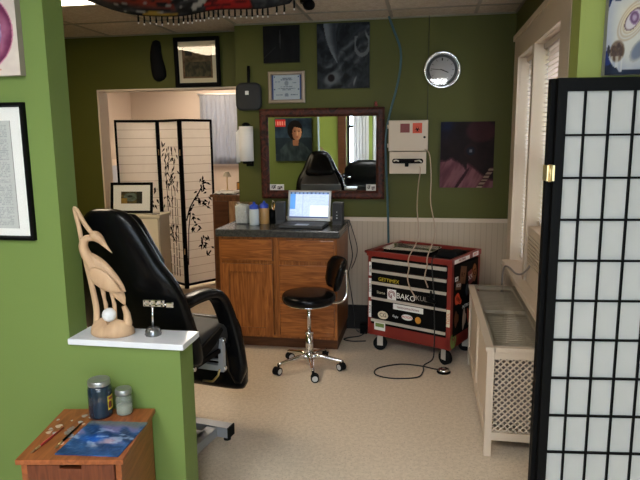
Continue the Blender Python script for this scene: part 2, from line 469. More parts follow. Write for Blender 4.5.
def art_biomech(u, v):
    w1, w2 = fb(u*2, v*2, 8), fb(u*2+5, v*2, 9)
    n = fb(u*3+1.6*w1, v*4+1.6*w2, 4); c = mixc((18, 20, 23), (62, 67, 72), .38+.8*n)
    # tendons sweeping up to the right, soft edged
    for k, (o, p, wd) in enumerate(((-.02, 1.25, .07), (.10, 1.0, .06), (.24, .85, .05), (.34, 1.5, .06))):
        yy = o+.62*max(u, .001)**p+.10*w1; t = abs(v-yy)/wd
        if t < 1: c = mixc(c, (92, 98, 102), (1-t)**1.2*(.55+.5*n)*sst(.02, .3, u))
    # long pale tusk curving down from the top
    s = (1-v)/.62
    if s < 1:
        cx = .24+.05*s+.11*s*s; wd = .105*(1-s**2.2)+.004; t = (u-cx)/wd
        if abs(t) < 1: c = mixc((112, 118, 122), (46, 50, 55), sst(-.7, 1, t)+.25*n)
    q = ell(u, v, .86, .68, .16, .20)
    if .72 < q < 1.02 and u > .72 and v < .8: c = mixc(c, (112, 116, 118), .8)
    q = ell(u, v, .28, .16, .20, .11, .4)
    if q < 1: c = mixc((98, 102, 104), c, sst(.55, 1, q))
    q = ell(u, v, .27, .165, .062, .055)
    if q < 1.3: c = mixc((24, 16, 17), c, sst(.8, 1.3, q))
    for cx2, cy2, a in ((.72, .11, .35), (.95, .80, -.5)):
        q = ell(u, v, cx2+.06*((v-cy2)/.1)**2*.3, cy2, .022, .10, -a)
        if q < 1: c = mixc((122, 126, 126), c, q*q)
    return c

def art_dark(u, v):
    n = fb(u*5, v*2, 11); c = mixc((9, 9, 10), (21, 22, 23), .4+.6*n)
    if abs(u-.47) < .02*sst(.3, .6, v)*sst(.95, .7, v)+.002: c = (44, 46, 46)
    if abs(v-.12-.9*u) < .015 and u < .35: c = (34, 35, 35)
    return c

def art_lily(u, v):
    n = fb(u*4, v*4, 21); c = mixc((30, 18, 20), (44, 26, 28), .5+n)
    c = mixc(c, (24, 34, 70), sst(.6, 1, v)*sst(.6, .05, u)*(.5+n))
    c = mixc(c, (74, 34, 42), .8*sst(.26, .05, ell(u, v, .75, .86, .5, .3)-.4))
    edge = .37+.10*math.sin(u*7+.6)+.07*n
    if u > .5: edge = .27+.14*math.sin(u*5-.4)
    if v < edge:
        c = mixc((112, 62, 72), (150, 96, 104), .5+1.2*fb(u*9-v*5, v*3, 2))
        if abs(v-edge) < .03: c = (80, 42, 50)
    q = ell(u, v, .38+.18*v, .12, .03, .22, -.55)
    if q < 1: c = (60, 26, 34)
    d = abs((u-.74)-(v)*.8)
    if v < .32 and d < .05: c = (176, 150, 130) if math.sin(v*120) > -.2 else (70, 28, 34)
    q = math.hypot((u-.57), (v-.56)*1.2)
    if q < .13: c = mixc((34, 30, 40), (50, 26, 28), q/.13)
    if q < .075: c = (30, 34, 50)
    if q < .03: c = (122, 126, 140)
    return c

def art_portrait(u, v):
    n = fb(u*3, v*3, 31); c = mixc((20, 34, 54), (60, 84, 100), .45+.8*n*(v > .4))
    if v < .55: c = mixc(c, (24, 34, 44), .7)
    # dark jacket
    sh = .47-1.1*max(0, abs(u-.52)-.13)**1.3
    if v < sh: c = mixc((30, 42, 50), (56, 72, 80), .5+1.1*fb(u*6, v*3, 7))
    if v < .5 and abs(u-.56) < .05+.12*max(0, v-.2) and v > .36: c = (150, 108, 84)
    hair = ell(u, v, .55, .72, .21, .23)
    if hair < 1: c = (18, 16, 18)
    f = ell(u, v, .60, .66, .125, .175, -.12)
    if f < 1:
        c = mixc((196, 150, 122), (112, 76, 62), sst(.72, .46, u)*.8)
        for ex in (.545, .655):
            e = ell(u, v, ex, .69, .03, .012)
            if e < 1: c = (40, 26, 24)
            if ell(u, v, ex, .72, .04, .008) < 1: c = (60, 40, 34)
        if ell(u, v, .61, .64, .018, .05) < 1: c = (206, 164, 134)
        if ell(u, v, .61, .565, .04, .012) < 1: c = (150, 76, 70)
    if hair < 1 and v > .80-.2*abs(u-.52): c = (18, 16, 18)
    if .02 < u < .29 and .80 < v < .97:
        c = (186, 44, 48)
        if .84 < v < .93 and math.sin(u*95) > -.1: c = (214, 150, 140)
    return c

def art_print(u, v):
    n = fb(u*5, v*5, 41); c = mixc((70, 58, 44), (112, 96, 74), .5+n)
    if v < .52: c = mixc((52, 50, 44), (88, 78, 62), .5+1.2*fb(u*9, v*5, 3))
    if v > .72 and u > .34: c = mixc((126, 106, 80), (104, 86, 64), .5+n)
    if .9 < v and .55 < u: c = (140, 108, 82)
    if .72 < v and .1 < u < .33: c = (46, 46, 44)
    if u < .06 or u > .95 or v < .05 or v > .95: c = mixc((98, 70, 54), (120, 96, 74), .5+2*n)
    return c

def art_certificate(u, v):
    c = (168, 178, 186)
    if (u < .045) or (u > .945): c = (44, 60, 110)
    elif u > .93 or u < .06: c = (110, 124, 160)
    else:
        for yy, a, b in ((.86, .36, .66), (.8, .3, .7), (.62, .44, .56), (.52, .3, .7), (.45, .2, .8), (.40, .36, .64), (.2, .14, .38), (.2, .62, .86), (.15, .44, .56), (.72, .12, .3), (.68, .7, .86)):
            if abs(v-yy) < .018 and a < u < b and noise.noise(Vector((u*45, yy*90, 0))) > -.15: c = (98, 108, 124)
        if ell(u, v, .5, .66, .07, .10) < 1: c = (128, 138, 150)
        if ell(u, v, .5, .2, .06, .07) < 1: c = (120, 130, 144)
        for px, py in ((.1, .92), (.9, .92), (.1, .42), (.9, .42)):
            if ell(u, v, px, py, .022, .03) < 1: c = (60, 74, 110)
    return c

def art_small_green(u, v):
    n = fb(u*4, v*4, 51); c = mixc((54, 48, 34), (104, 92, 52), .5+n)
    q = ell(u, v, .45, .55, .32, .36)
    if q < 1: c = mixc((96, 108, 100), (70, 84, 74), .5+1.3*fb(u*6, v*6, 2))
    if ell(u, v, .42, .6, .12, .1) < 1: c = (42, 44, 42)
    if u > .74: c = (34, 32, 32)
    if u < .3 and v < .45: c = mixc((150, 122, 58), (120, 92, 44), .5+n)
    return c

def art_palette(u, v):
    n = fb(u*2.2+v, v*3+u*1.5, 61, 3); m2 = fb(u*4+v*3, v*9, 62, 3)
    c = mixc((22, 46, 84), (48, 92, 146), .45+n)
    c = mixc(c, (104, 98, 140), .9*sst(-.05, .35, n+.3*math.sin(u*5-1.2))*sst(.2, .5, v))
    c = mixc(c, (20, 84, 176), sst(.30, .05, math.hypot(u-.36+.1*n, (v-.45)*1.5)))
    c = mixc(c, (176, 150, 164), .85*sst(.15, .02, math.hypot((u-.62)*.6+.05*m2, v-.38+.08*m2)))
    c = mixc(c, (176, 190, 214), .6*sst(.15, .4, m2)*sst(.45, .1, abs(v-.5)))
    c = mixc(c, (92, 96, 96), sst(.78, .95, v+.12*n-.08*u*(1-u)))
    return c

def art_lcd(u, v):
    c = (198, 216, 246)
    if v > .93: c = (120, 150, 200) if math.sin(u*60) < .5 else (60, 80, 130)
    elif v < .05: c = (60, 76, 130)
    elif u < .14 and v > .33: c = (96, 156, 226)
    elif u > .52 and v < .5: c = (236, 244, 254)
    else:
        k = int(v*26)
        if (v*26-k) < .4 and noise.noise(Vector((u*30, k*3.3, 0))) > .0: c = (178, 198, 236)
        if u > .3 and abs(u-.33) < .008: c = (170, 192, 232)
    return c

# ------------------------------------------------------------------ the setting
H = 2.44
def slab(name, m, *boxes, bev=0):
    mb = MB()
    for b in boxes: mb.box(*b)
    return struct(name, mb, m, bev=bev)

slab('floor', M['floor'], (-5.2, 3.2, -3, 8.4, -.1, 0))
slab('ceiling', M['ceil'], (-3.55, .80, 2.12, 5.13, H, H+.1), (-3.55, 2.35, -2.35, 2.12, H, H+.1))
slab('ceiling_back_room', M['pink'], (-5.2, 0, 5.13, 8.4, H, H+.1))
# suspended grid
mb = MB()
for k in range(-6, 3):
    x = -.284+.6096*k
    if x > -3.5: mb.box(x-.012, x+.012, -2.3, 5.0 if x < -1.52 else 4.75, H-.004, H+.002)
for k in range(-1, 12):
    y = 4.45-.6096*k
    if y < 4.74 and y > -2.3: mb.box(-3.4, .62 if y > 2.1 else 2.2, y-.012, y+.012, H-.005, H+.002)
struct('trim_1', mb, M['tbar'])
slab('trim_2', M['tbar'], (-3.4, -1.52, 4.985, 5.0, H-.010, H), (-1.52, .62, 4.735, 4.75, H-.010, H), (.605, .62, 2.12, 4.75, H-.010, H))

DX0, DX1, DZ = -2.872, -1.52, 1.985
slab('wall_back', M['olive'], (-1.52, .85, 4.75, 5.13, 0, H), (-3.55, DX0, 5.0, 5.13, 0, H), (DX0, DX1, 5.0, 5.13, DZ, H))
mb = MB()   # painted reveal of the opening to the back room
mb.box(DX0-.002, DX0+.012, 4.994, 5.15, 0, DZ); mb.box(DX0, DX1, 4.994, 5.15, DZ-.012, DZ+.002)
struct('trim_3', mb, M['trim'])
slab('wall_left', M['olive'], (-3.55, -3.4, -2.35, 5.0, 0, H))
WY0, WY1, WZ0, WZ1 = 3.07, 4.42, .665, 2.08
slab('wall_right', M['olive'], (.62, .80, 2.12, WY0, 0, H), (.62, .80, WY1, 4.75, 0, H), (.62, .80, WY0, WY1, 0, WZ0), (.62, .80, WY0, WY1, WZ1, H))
PY0, PY1 = 2.0, 2.12
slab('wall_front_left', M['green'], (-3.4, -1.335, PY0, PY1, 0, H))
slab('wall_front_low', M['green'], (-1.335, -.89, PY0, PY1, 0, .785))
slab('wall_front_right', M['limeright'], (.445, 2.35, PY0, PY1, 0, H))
mb = MB(); mb.box(-1.333, -.868, PY0-.018, PY1+.022, .785, .808, bev=.003)
struct('trim_4', mb, M['marble'])
# wainscot, chair rail, baseboards
slab('trim_5', M['bead'], (-1.52, .62, 4.742, 4.75, 0, .90))
slab('trim_6', M['trim'], (-1.52, .62, 4.728, 4.75, .895, .925))
slab('baseboard_back', M['basebd'], (-1.52, .62, 4.727, 4.742, 0, .20))
slab('baseboard_right', M['basebd'], (.605, .62, 4.2, 4.727, 0, .20))
slab('trim_7', M['trim'], (.612, .62, 2.12, 4.74, .2, WZ0))
# window in the right wall: casing, posts, sill, two sashes with panes
mb = MB()
mb.box(.598, .62, WY1, 4.61, WZ0+.004, 2.24); mb.box(.598, .62, 2.87, WY0, WZ0+.004, 2.24)
mb.box(.598, .62, WY0, WY1, WZ1, 2.24); mb.box(.588, .62, 2.84, 4.64, 2.215, 2.25)
mb.box(.60, .79, 3.79, 3.86, WZ0, WZ1)
mb.box(.62, .80, WY1-.003, WY1+.004, WZ0, WZ1); mb.box(.62, .80, WY0-.004, WY0+.003, WZ0, WZ1); mb.box(.62, .80, WY0, WY1, WZ1-.003, WZ1+.004)
w = struct('window_1', mb, M['trim'])
mb = MB(); mb.box(.548, .80, 2.84, 4.45, WZ0-.032, WZ0+.004, bev=.006)
struct('window_sill', mb, M['trim'], w)
for y0, y1 in ((3.86, WY1), (WY0, 3.79)):
    mb = MB()
    for z0, z1, x in ((.69, 1.42, .735), (1.38, 2.07, .76)):
        for a in ((y0, y0+.045, z0, z1), (y1-.045, y1, z0, z1), (y0, y1, z0, z0+.05), (y0, y1, z1-.045, z1)): mb.box(x-.014, x+.014, *a)
    struct('window_sash', mb, M['trim'], w)
    mb = MB(); mb.box(.733, .737, y0+.04, y1-.04, .73, 1.39); mb.box(.758, .762, y0+.04, y1-.04, 1.42, 2.04)
    struct('window_pane', mb, M['pane'], w)
slab('wall_outside', M['brick'], (2.5, 2.7, 2.4, 8, 0, 2.75))

# back room beyond the opening
slab('wall_back_room_far', M['pink'], (-4.1, -3.02, 8, 8.15, 0, H), (-2.53, .1, 8, 8.15, 0, H), (-3.02, -2.53, 8, 8.15, 0, 1.20), (-3.02, -2.53, 8, 8.15, 2.13, H))
slab('wall_back_room_left', M['pink'], (-4.25, -4.1, 5.0, 8.15, 0, H))
slab('wall_back_room_right', M['pink'], (-.4, -.25, 5.13, 8.15, 0, H))
slab('wall_back_room_near', M['pink'], (-4.1, -3.55, 5.0, 5.13, 0, H))
slab('trim_8', M['trim'], (-4.1, -4.085, 5.13, 8, 1.22, 1.30))
slab('trim_9', M['blueband'], (-4.1, -4.092, 5.13, 8, .1, 1.22))
mb = MB()
for a in ((-3.05, -3.0, 1.17, 2.16), (-2.55, -2.50, 1.17, 2.16), (-3.05, -2.5, 2.11, 2.16), (-3.06, -2.49, 1.19, 1.23), (-3.02, -2.53, 1.64, 1.67)): mb.box(a[0], a[1], 7.97, 8.02, a[2], a[3])
w = struct('window_2', mb, M['trim'])
mb = MB(); mb.box(-3.01, -2.54, 8.04, 8.045, 1.2, 2.12); struct('window_pane', mb, M['pane'], w)

# the front room behind the camera, partly seen in the mirror
RW = [(-1.575, -1.27), (-1.08, -.40), (-.1, .75), (1.05, 1.95)]  # last two openings are unseen, added to let in more daylight
bx = [(-3.4, RW[0][0]), (RW[0][1], RW[1][0]), (RW[1][1], RW[2][0]), (RW[2][1], RW[3][0]), (RW[3][1], 2.35)]
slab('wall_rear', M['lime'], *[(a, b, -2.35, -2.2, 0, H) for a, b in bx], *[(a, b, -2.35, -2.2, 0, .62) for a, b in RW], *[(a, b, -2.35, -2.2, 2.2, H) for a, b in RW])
slab('wall_front_room_right', M['green'], (2.2, 2.35, -2.35, 2.0, 0, H))
slab('trim_10', M['oakd'], (-1.735, -1.58, -2.2, -2.12, 0, H))
for i, (a, b) in enumerate(RW):
    mb = MB()
    for c in ((a, a+.05, .62, 2.2), (b-.05, b, .62, 2.2), (a, b, .62, .68), (a, b, 2.14, 2.2), (a, b, 1.38, 1.43)): mb.box(c[0], c[1], -2.30, -2.25, c[2], c[3])
    w = struct('window_%d' % (i+3), mb, M['basebd'])
    mb = MB(); mb.box(a+.04, b-.04, -2.278, -2.274, .66, 2.16); struct('window_pane', mb, M['pane'], w)

# ------------------------------------------------------------------ things on the ceiling
def troffer(x0, x1, y0, y1, label, m='troffer'):
    t = thing('ceiling_light', label, 'ceiling light', ((x0+x1)/2, (y0+y1)/2, H), 0, 'ceiling light panels')
    mb = MB()
    for a in ((x0, x0+.025, y0, y1), (x1-.025, x1, y0, y1), (x0, x1, y0, y0+.025), (x0, x1, y1-.025, y1)): mb.box(*a, H-.014, H-.0062)
    part('frame', mb, M['white'], t)
    mb = MB(); mb.box(x0+.02, x1-.02, y0+.02, y1-.02, H-.011, H-.0064); part('diffuser', mb, M[m], t, 'glowing white panel')
G0 = -.284
troffer(G0-4*.6096+.014, G0-3*.6096-.014, 4.45-3*.6096+.014, 4.45-.6096-.014, 'lit rectangular ceiling light panel above the reclining black chair')
troffer(G0-2*.6096+.014, G0-.6096-.014, -.6, .6, 'lit ceiling panel over the front room, left of the camera', 'troffer_day')  # added out of view to light the front of the partition
troffer(G0+.014, G0+.6096-.014, -1.3, -.1, 'lit ceiling panel over the front room, straight behind the camera', 'troffer_day')  # second added panel, also out of view, for the same light
troffer(-3.0, -2.4, 6.4, 7.6, 'lit ceiling panel in the back room beyond the doorway', 'troffer_rear')  # added out of view to lift the dark back room

# embroidered cloth with a fringe, hung from the ceiling
t = thing('fringed_shawl', 'dark shawl with red, black and yellow embroidery and a black fringe, hanging from the ceiling', 'wall hanging', (-1.12, 3.2, H))
def shawl_c(u, v):
    w = fb(u*4, v*3, 70); m2 = fb(u*10+v*5+w, v*16-u*6+2*w, 72); c = mixc((16, 16, 18), (52, 52, 54), .35+m2*1.2)
    v2 = v/.42
    if u < .46:
        q = abs(v2-(.55+.25*math.sin(u*5+.6)))
        c = mixc(c, (104, 34, 22), sst(.5, .1, q)*sst(-.15, .1, m2+.1))
    if .2 < u < .56 and abs((v2-.2-1.5*(u-.36)*math.sin(u*9)) % .36) < .035: c = (112, 110, 106)
    q = ell(u, v2, .40, .12, .075, .14)
    if q < 1: c = mixc((128, 100, 36), c, sst(.5, 1, q+m2))
    if .60 < u < .80: c = mixc((128, 26, 24), (62, 14, 16), sst(.05, .3, m2)+sst(.68, .62, u)*(m2 > 0))
    if .54 < u < .63 and abs(v2-.3-4*(u-.56)) < .12: c = (140, 136, 130)
    if u > .80: c = mixc((34, 36, 40), (84, 86, 90), .45+m2*1.6)
    if v < .03: c = (10, 10, 11)
    return c
mb = MB(); lay = mb.bm.verts.layers.float_color.new('Col')
def shawl_edge(u):
    x = -1.98+1.33*u
    zb = 2.213+.16*max(0, (.34-u)/.34)**1.6+.018*u+.10*max(0, (u-.955)/.045)**1.5
    return x, zb
NU, NV = 90, 24; G = []
for side in (0, 1):
    g = []
    for j in range(NV+1):
        r = []
        for i in range(NU+1):
            u, v = i/NU, j/NV; x, zb = shawl_edge(u)
            z = zb+(H-.004-zb)*v
            y = 3.2+.035*math.sin(u*17)*(1-v)+.05*math.sin(v*5+u*4)*(1-v)-.10*math.sin(v*PI)*(.6+.4*math.sin(u*9))+.005*side
            p = mb.vert((x, y, z)); p[lay] = (*s2l([q/255 for q in shawl_c(u, v)]), 1); r.append(p)
        g.append(r)
    G.append(g)
mb.smooth()
for g in G:
    for j in range(NV):
        for i in range(NU): mb.face([g[j][i], g[j][i+1], g[j+1][i+1], g[j+1][i]])
for j in range(NV):
    for i in (0, NU): mb.face([G[0][j][i], G[0][j+1][i], G[1][j+1][i], G[1][j][i]])
for i in range(NU):
    for j in (0, NV): mb.face([G[0][j][i], G[0][j][i+1], G[1][j][i+1], G[1][j][i]])
part('cloth', mb, M['print'], t)
us = [.305+.022*k for k in range(26)]+[.895, .93, .975]
for k, u in enumerate(us):
    x, zb = shawl_edge(u); y = 3.2+.035*math.sin(u*17)+.05*math.sin(u*4)
    L = .034+.004*math.sin(k*2.1)+(.018 if u > .96 else 0)
    mb = MB(); mb.tube([(x, y+.0025, zb+.006), (x+.002*math.sin(k), y+.0025, zb-L*.5), (x, y+.0025, zb-L)], [.004, .0055, .005], 6)
    mb.mat(1).lathe([(0, -.006), (.0038, -.003), (.0038, .003), (0, .006)], (x, y+.0025, zb-L-.006), 8)
    part('tassel', mb, [M['blackmatte'], M['white']], t)

mb = MB(); mb.cyl((-.78, 3.95, 2.436), (-.78, 3.95, 2.40), .045, .04); mb.tube([(-.78, 3.95, 2.405), (-.765, 3.93, 2.385), (-.74, 3.89, 2.375)], [.03, .034, .03], 12)
solo('track_light', mb, M['black'], 'small black spotlight on the ceiling, right of the fringed cloth', 'spotlight', (-.78, 3.95, H))

# ------------------------------------------------------------------ things on the back wall
def wall_canvas(name, x0, x1, z0, z1, y, fn, label, cat='painting', nx=80, ny=90, d=.022, edge=(24, 24, 24), tilt=0):
    mb = canvas_mb(x1-x0, z1-z0, fn, nx, ny, d, edge, y0=-d)
    return solo(name, mb, M['paint'], label, cat, ((x0+x1)/2, y, (z0+z1)/2), world=False)
BY = 4.749
wall_canvas('dark_painting', -1.281, -.992, 2.135, 2.412, BY, art_dark, 'small nearly black painting on the green wall above the framed certificate')
wall_canvas('biomechanical_painting', -.854, -.449, 1.928, 2.412, BY, lambda u, v: tuple(x*.9 for x in art_biomech(u, v)), 'tall grey painting of curved bone-like shapes, on the wall between mirror and ceiling')
wall_canvas('flower_painting', .097, .494, 1.165, 1.662, BY, lambda u, v: tuple(x*.74 for x in art_lily(u, v)), 'dark painting with dusty pink petals on the green wall, right of the cream box')

def framed(name, x0, x1, z0, z1, y, t, d, fmat, fn, label, border=0, bmat=None, glass=True, cat='picture', tilt=0, rz=0, nx=70, ny=70):
    w, h = x1-x0, z1-z0
    r = thing(name, label, cat, ((x0+x1)/2, y, (z0+z1)/2), rz)
    # tilt leans the frame about the x axis (local)
    R = Matrix.Rotation(tilt, 4, 'X')
    def fin(mb): mb.bm.transform(R); return mb
    part('frame', fin(frame_mb(w, h, t, d, y0=0)), fmat, r, world=False)
    iw, ih = w-2*t+.004, h-2*t+.004
    if border:
        mb = MB(); mb.box(-iw/2, iw/2, -.006, 0, -ih/2, ih/2)
        part('mat_board', fin(mb), bmat, r, 'pale border card', world=False)
    b = border if isinstance(border, tuple) else (border,)*4   # left right bottom top
    aw, ah = iw-b[0]-b[1] if border else iw, ih-b[2]-b[3] if border else ih
    mb = canvas_mb(aw, ah, fn, nx, ny, .002, (60, 60, 60), y0=-.0088, cx=(b[0]-b[1])/2 if border else 0, cz=(b[2]-b[3])/2 if border else 0)
    part('print', fin(mb), M['print'], r, world=False)
    if glass:
        mb = MB(); mb.box(-iw/2, iw/2, -.0125, -.0115, -ih/2, ih/2)
        part('glass', fin(mb), M['picglass'], r, world=False)
    return r
framed('framed_print', -2.125, -1.725, 1.99, 2.395, 4.985, .034, .03, M['black'], art_print, 'black framed sepia print with wide cream border, hung over the doorway', border=(.036, .036, .04, .045), bmat=M['mat_board'], tilt=.03)
framed('framed_certificate', -1.25, -.956, 1.826, 2.07, BY, .028, .022, M['silverframe'], art_certificate, 'framed certificate with blue side bands on the green wall, right of the square pan', tilt=.0)
# dark hanging mask left of the print
mb = MB(); mb.smooth(); R = []
for k, (z, w, d, ox) in enumerate([(2.345, .012, .015, 0), (2.335, .032, .03, 0), (2.30, .042, .045, -.003), (2.26, .047, .05, -.006), (2.21, .054, .055, -.002), (2.17, .06, .06, .006), (2.12, .066, .062, .012), (2.08, .060, .055, .014), (2.06, .045, .04, .010), (2.045, .014, .015, .006)]):
    R.append([(-2.293+ox+w*math.cos(a)*(1+.05*math.sin(3*a+k)), 4.994-abs(d*math.sin(a)) if math.sin(a) < 0 else 4.998, 2.045+(z-2.045)*1.13) for a in [2*PI*i/20 for i in range(20)]])
mb.loft(R); solo('carved_mask', mb, M['blackmatte'], 'narrow black carved shape hanging high on the wall, left of the sepia print', 'wall decoration', (-2.293, 5.0, 2.2))
# square pan with long handle
t = thing('square_pan', 'dark grey square pan with a long handle and small white tag, hung on the wall', 'pan', (-1.41, BY, 1.88))
mb = MB(); mb.smooth()
def rr(w, h, r, n=6):
    P = []
    for sx, sy, a0 in ((1, 1, 0), (-1, 1, PI/2), (-1, -1, PI), (1, -1, 1.5*PI)):
        for i in range(n+1): a = a0+PI/2*i/n; P.append((sx*(w-r)+r*math.cos(a), sy*(h-r)+r*math.sin(a)))
    return P
R = []
for w, h, y in ((.096, .100, 0), (.104, .108, -.006), (.104, .108, -.03), (.098, .102, -.038), (.085, .09, -.041)):
    R.append([(-1.41+x, BY-.002+y, 1.878+z+.004*math.cos(x*12)) for x, z in rr(w, h, .05)])
mb.loft(R); part('pan_body', mb, M['cast'], t)
mb = MB(); mb.tube([(-1.41, BY-.02, 1.975), (-1.409, BY-.02, 2.02), (-1.407, BY-.02, 2.08), (-1.406, BY-.02, 2.118)], [.011, .012, .014, .012], 10, .7)
part('handle', mb, M['black'], t)
mb = MB(); mb.box(-1.432, -1.404, BY-.0445, BY-.0425, 1.895, 1.925); part('tag', mb, M['paperw'], t, 'small white tag')

# round wall clock
t = thing('wall_clock', 'round chrome rimmed wall clock on the green wall', 'clock', (.096, BY, 2.045))
RX = Matrix.Rotation(PI/2, 4, 'X'); cc = (.096, BY-.001, 2.045)
mb = MB(); mb.lathe([(.118, 0), (.138, 0), (.141, .012), (.137, .028), (.128, .036), (.119, .030), (.112, .018)], cc, 48, RX); part('rim', mb, M['chrome'], t)
mb = MB(); mb.lathe([(0, .012), (.115, .012)], cc, 48, RX)
part('dial', mb, mat('dark_dial_ring', (.03, .032, .03), .5), t)
mb = MB(); mb.lathe([(0, .0145), (.093, .0145), (.093, .012)], cc, 48, RX)
def cbox(a, r0, r1, w, y, mi):
    Mx = Matrix.Translation(cc) @ Matrix.Rotation(a, 4, 'Y'); mb.mat(mi).box(-w/2, w/2, y-.001, y+.0005, r0, r1, Mx)
for k in range(12): cbox(k*PI/6, .074 if k % 6 else .068, .088, .003 if k % 6 else .009, -.0155, 1)
part('face', mb, [mat('pale_dial', (.40, .39, .38), .5), M['ink']], t, 'pale grey dial')
mb = MB(); cbox(math.radians(-83), -.012, .082, .004, -.018, 0); part('minute_hand', mb, M['ink'], t)
mb = MB(); cbox(math.radians(113), -.012, .05, .006, -.0165, 0); part('hour_hand', mb, M['ink'], t)
mb = MB(); mb.lathe([(0, .0225), (.117, .0225)], cc, 48, RX); part('glass', mb, M['picglass'], t)

# cream wall box with red stickers
t = thing('wall_box', 'cream two-part metal wall box with red stickers and a dark slot', 'wall box', (-.147, BY, 1.276))
mb = MB(); mb.box(-.293, .002, 4.635, BY, 1.447, 1.677, bev=.004); part('upper_case', mb, M['box'], t)
mb = MB(); mb.box(-.289, -.002, 4.628, 4.636, 1.45, 1.673, bev=.003); d = part('door', mb, M['box'], t)
mb = MB(); mb.mat(0).cyl((-.024, 4.628, 1.55), (-.024, 4.622, 1.55), .009); part('lock', mb, M['cast'], d)
for z in (1.49, 1.63):
    mb = MB(); mb.cyl((-.297, 4.63, z-.015), (-.297, 4.63, z+.015), .005, seg=10); part('hinge', mb, M['box'], d)
mb = MB(); mb.box(-.205, -.135, 4.6265, 4.628, 1.585, 1.652); part('sticker', mb, M['sdred'], d, 'dark red square sticker')
mb = MB(); mb.box(-.113, -.043, 4.6265, 4.628, 1.58, 1.655)
mb.mat(1)
for k in range(3):
    a = PI/2+k*2*PI/3; cx, cz = -.078+.011*math.cos(a), 1.607+.011*math.sin(a)
    P = [(cx+.011*math.cos(b), cz+.011*math.sin(b)) for b in [2*PI*i/14 for i in range(14)]]; Q = [(cx+.0075*math.cos(b)+.003*math.cos(a), cz+.0075*math.sin(b)+.003*math.sin(a)) for b in [2*PI*i/14 for i in range(14)]]
    for i in range(14):
        j = (i+1) % 14; mb.quad((P[i][0], 4.626, P[i][1]), (P[j][0], 4.626, P[j][1]), (Q[j][0], 4.626, Q[j][1]), (Q[i][0], 4.626, Q[i][1]))
part('sticker', mb, [M['sred'], M['ink']], d, 'bright red warning sticker')
mb = MB(); mb.box(-.285, -.008, 4.642, BY, 1.276, 1.443, bev=.004); lc = part('lower_case', mb, M['box'], t)
mb = MB()
mb.prism([(-.147+x, 1.372+z) for x, z in rr(.117, .018, .017)], lambda x, z: (x, 4.642, z), lambda x, z: (x, 4.639, z)); part('slot', mb, M['ink'], lc)
mb = MB(); mb.box(-.21, -.10, 4.622, 4.641, 1.355, 1.378, bev=.004); mb.box(-.168, -.14, 4.618, 4.64, 1.33, 1.36, bev=.005); part('latch', mb, M['black'], lc)
mb = MB(); mb.tube([(-.252, 4.634, 1.372), (-.235, 4.632, 1.380), (-.213, 4.632, 1.372)], .006, 8); mb.tube([(-.095, 4.632, 1.372), (-.06, 4.631, 1.378), (-.042, 4.634, 1.365)], .006, 8); part('clip', mb, M['alu'], lc)

# blue hose and thin wire down the wall
def spline(P, n=8):
    P = [Vector(p) for p in P]; Q = [P[0]*2-P[1]]+P+[P[-1]*2-P[-2]]; out = []
    for i in range(1, len(Q)-2):
        for k in range(n):
            t = k/n; a, b, c, d = Q[i-1], Q[i], Q[i+1], Q[i+2]
            out.append(.5*((2*b)+(c-a)*t+(2*a-5*b+4*c-d)*t*t+(3*b-a-3*c+d)*t**3))
    return out+[P[-1]]
mb = MB(); mb.tube(spline([(-.304, 4.70, 2.44), (-.265, 4.70, 2.34), (-.215, 4.70, 2.2), (-.215, 4.70, 2.05), (-.25, 4.70, 1.88), (-.292, 4.70, 1.72), (-.318, 4.70, 1.55), (-.316, 4.70, 1.38), (-.305, 4.70, 1.15), (-.296, 4.70, .95), (-.290, 4.705, .72), (-.285, 4.715, .5), (-.28, 4.70, .22), (-.27, 4.65, .02), (-.2, 4.6, .012)]), .0085, 8)
solo('air_hose', mb, M['hose'], 'thin blue hose curving down the wall from the ceiling, behind the red tool chest', 'hose', (-.29, 4.72, 0))
mb = MB(); mb.tube([(-.006, 4.735, 2.44), (-.006, 4.737, 2.0), (-.006, 4.735, 1.677)], .0022, 5)
solo('wire', mb, M['cable'], 'thin dark wire running from the ceiling past the clock to the cream box', 'wire', (-.006, 4.74, 1.68))

MYAW = -.15
# mirror in a dark burl frame
MT = math.radians(-1.5)   # leans forward at the top
t = thing('wall_mirror', 'wide mirror in a dark reddish wood frame, above the counter', 'mirror', (-.822, 4.742, 1.075))
mw, mh = .99, .708
TX = Matrix.Translation((-.822, 4.735, 1.074)) @ Matrix.Rotation(math.radians(MYAW), 4, 'Z') @ Matrix.Rotation(-MT, 4, 'X') @ Matrix.Translation((0, 0, mh/2))
mb = frame_mb(mw, mh, .066, .035, prof=.35); mb.bm.transform(TX); part('frame', mb, M['frame_red'], t)
mb = MB(); mb.box(-mw/2+.055, mw/2-.055, -.010, -.004, -mh/2+.055, mh/2-.055); mb.bm.transform(TX); part('mirror_glass', mb, M['mirror'], t)
mb = MB(); mb.lathe([(0, 0), (.012, .004), (.016, .012), (.008, .024), (.012, .03), (0, .042)], (-.395, 4.70, 1.785), 10)
solo('small_ornament', mb, M['sdred'], 'tiny dark red ornament on the right end of the mirror frame top', 'ornament', (-.395, 4.70, 1.785))
def photo_card(u, v):
    c = (206, 206, 202)
    if .1 < u < .42 and .2 < v < .85: c = (52, 50, 56) if fb(u*9, v*5, 3) > -.1 else (190, 186, 180)
    if .5 < u < .9 and .1 < v < .7: c = (60, 54, 58) if fb(u*8, v*6, 9) > -.05 else (200, 190, 184)
    return c
def card(x0, x1, z0, z1, label):
    mb = canvas_mb(x1-x0, z1-z0, photo_card, 24, 12, .0012, (200, 200, 196), y0=-.0125, cx=(x0+x1)/2+.822, cz=(z0+z1)/2-1.074-mh/2)
    mb.bm.transform(TX); return solo('photo_card', mb, M['print'], label, 'photo card', ((x0+x1)/2, 4.72, z0), group='photo cards on the mirror')
card(-1.252, -1.135, 1.139, 1.186, 'white photo card tucked into the lower left corner of the mirror')
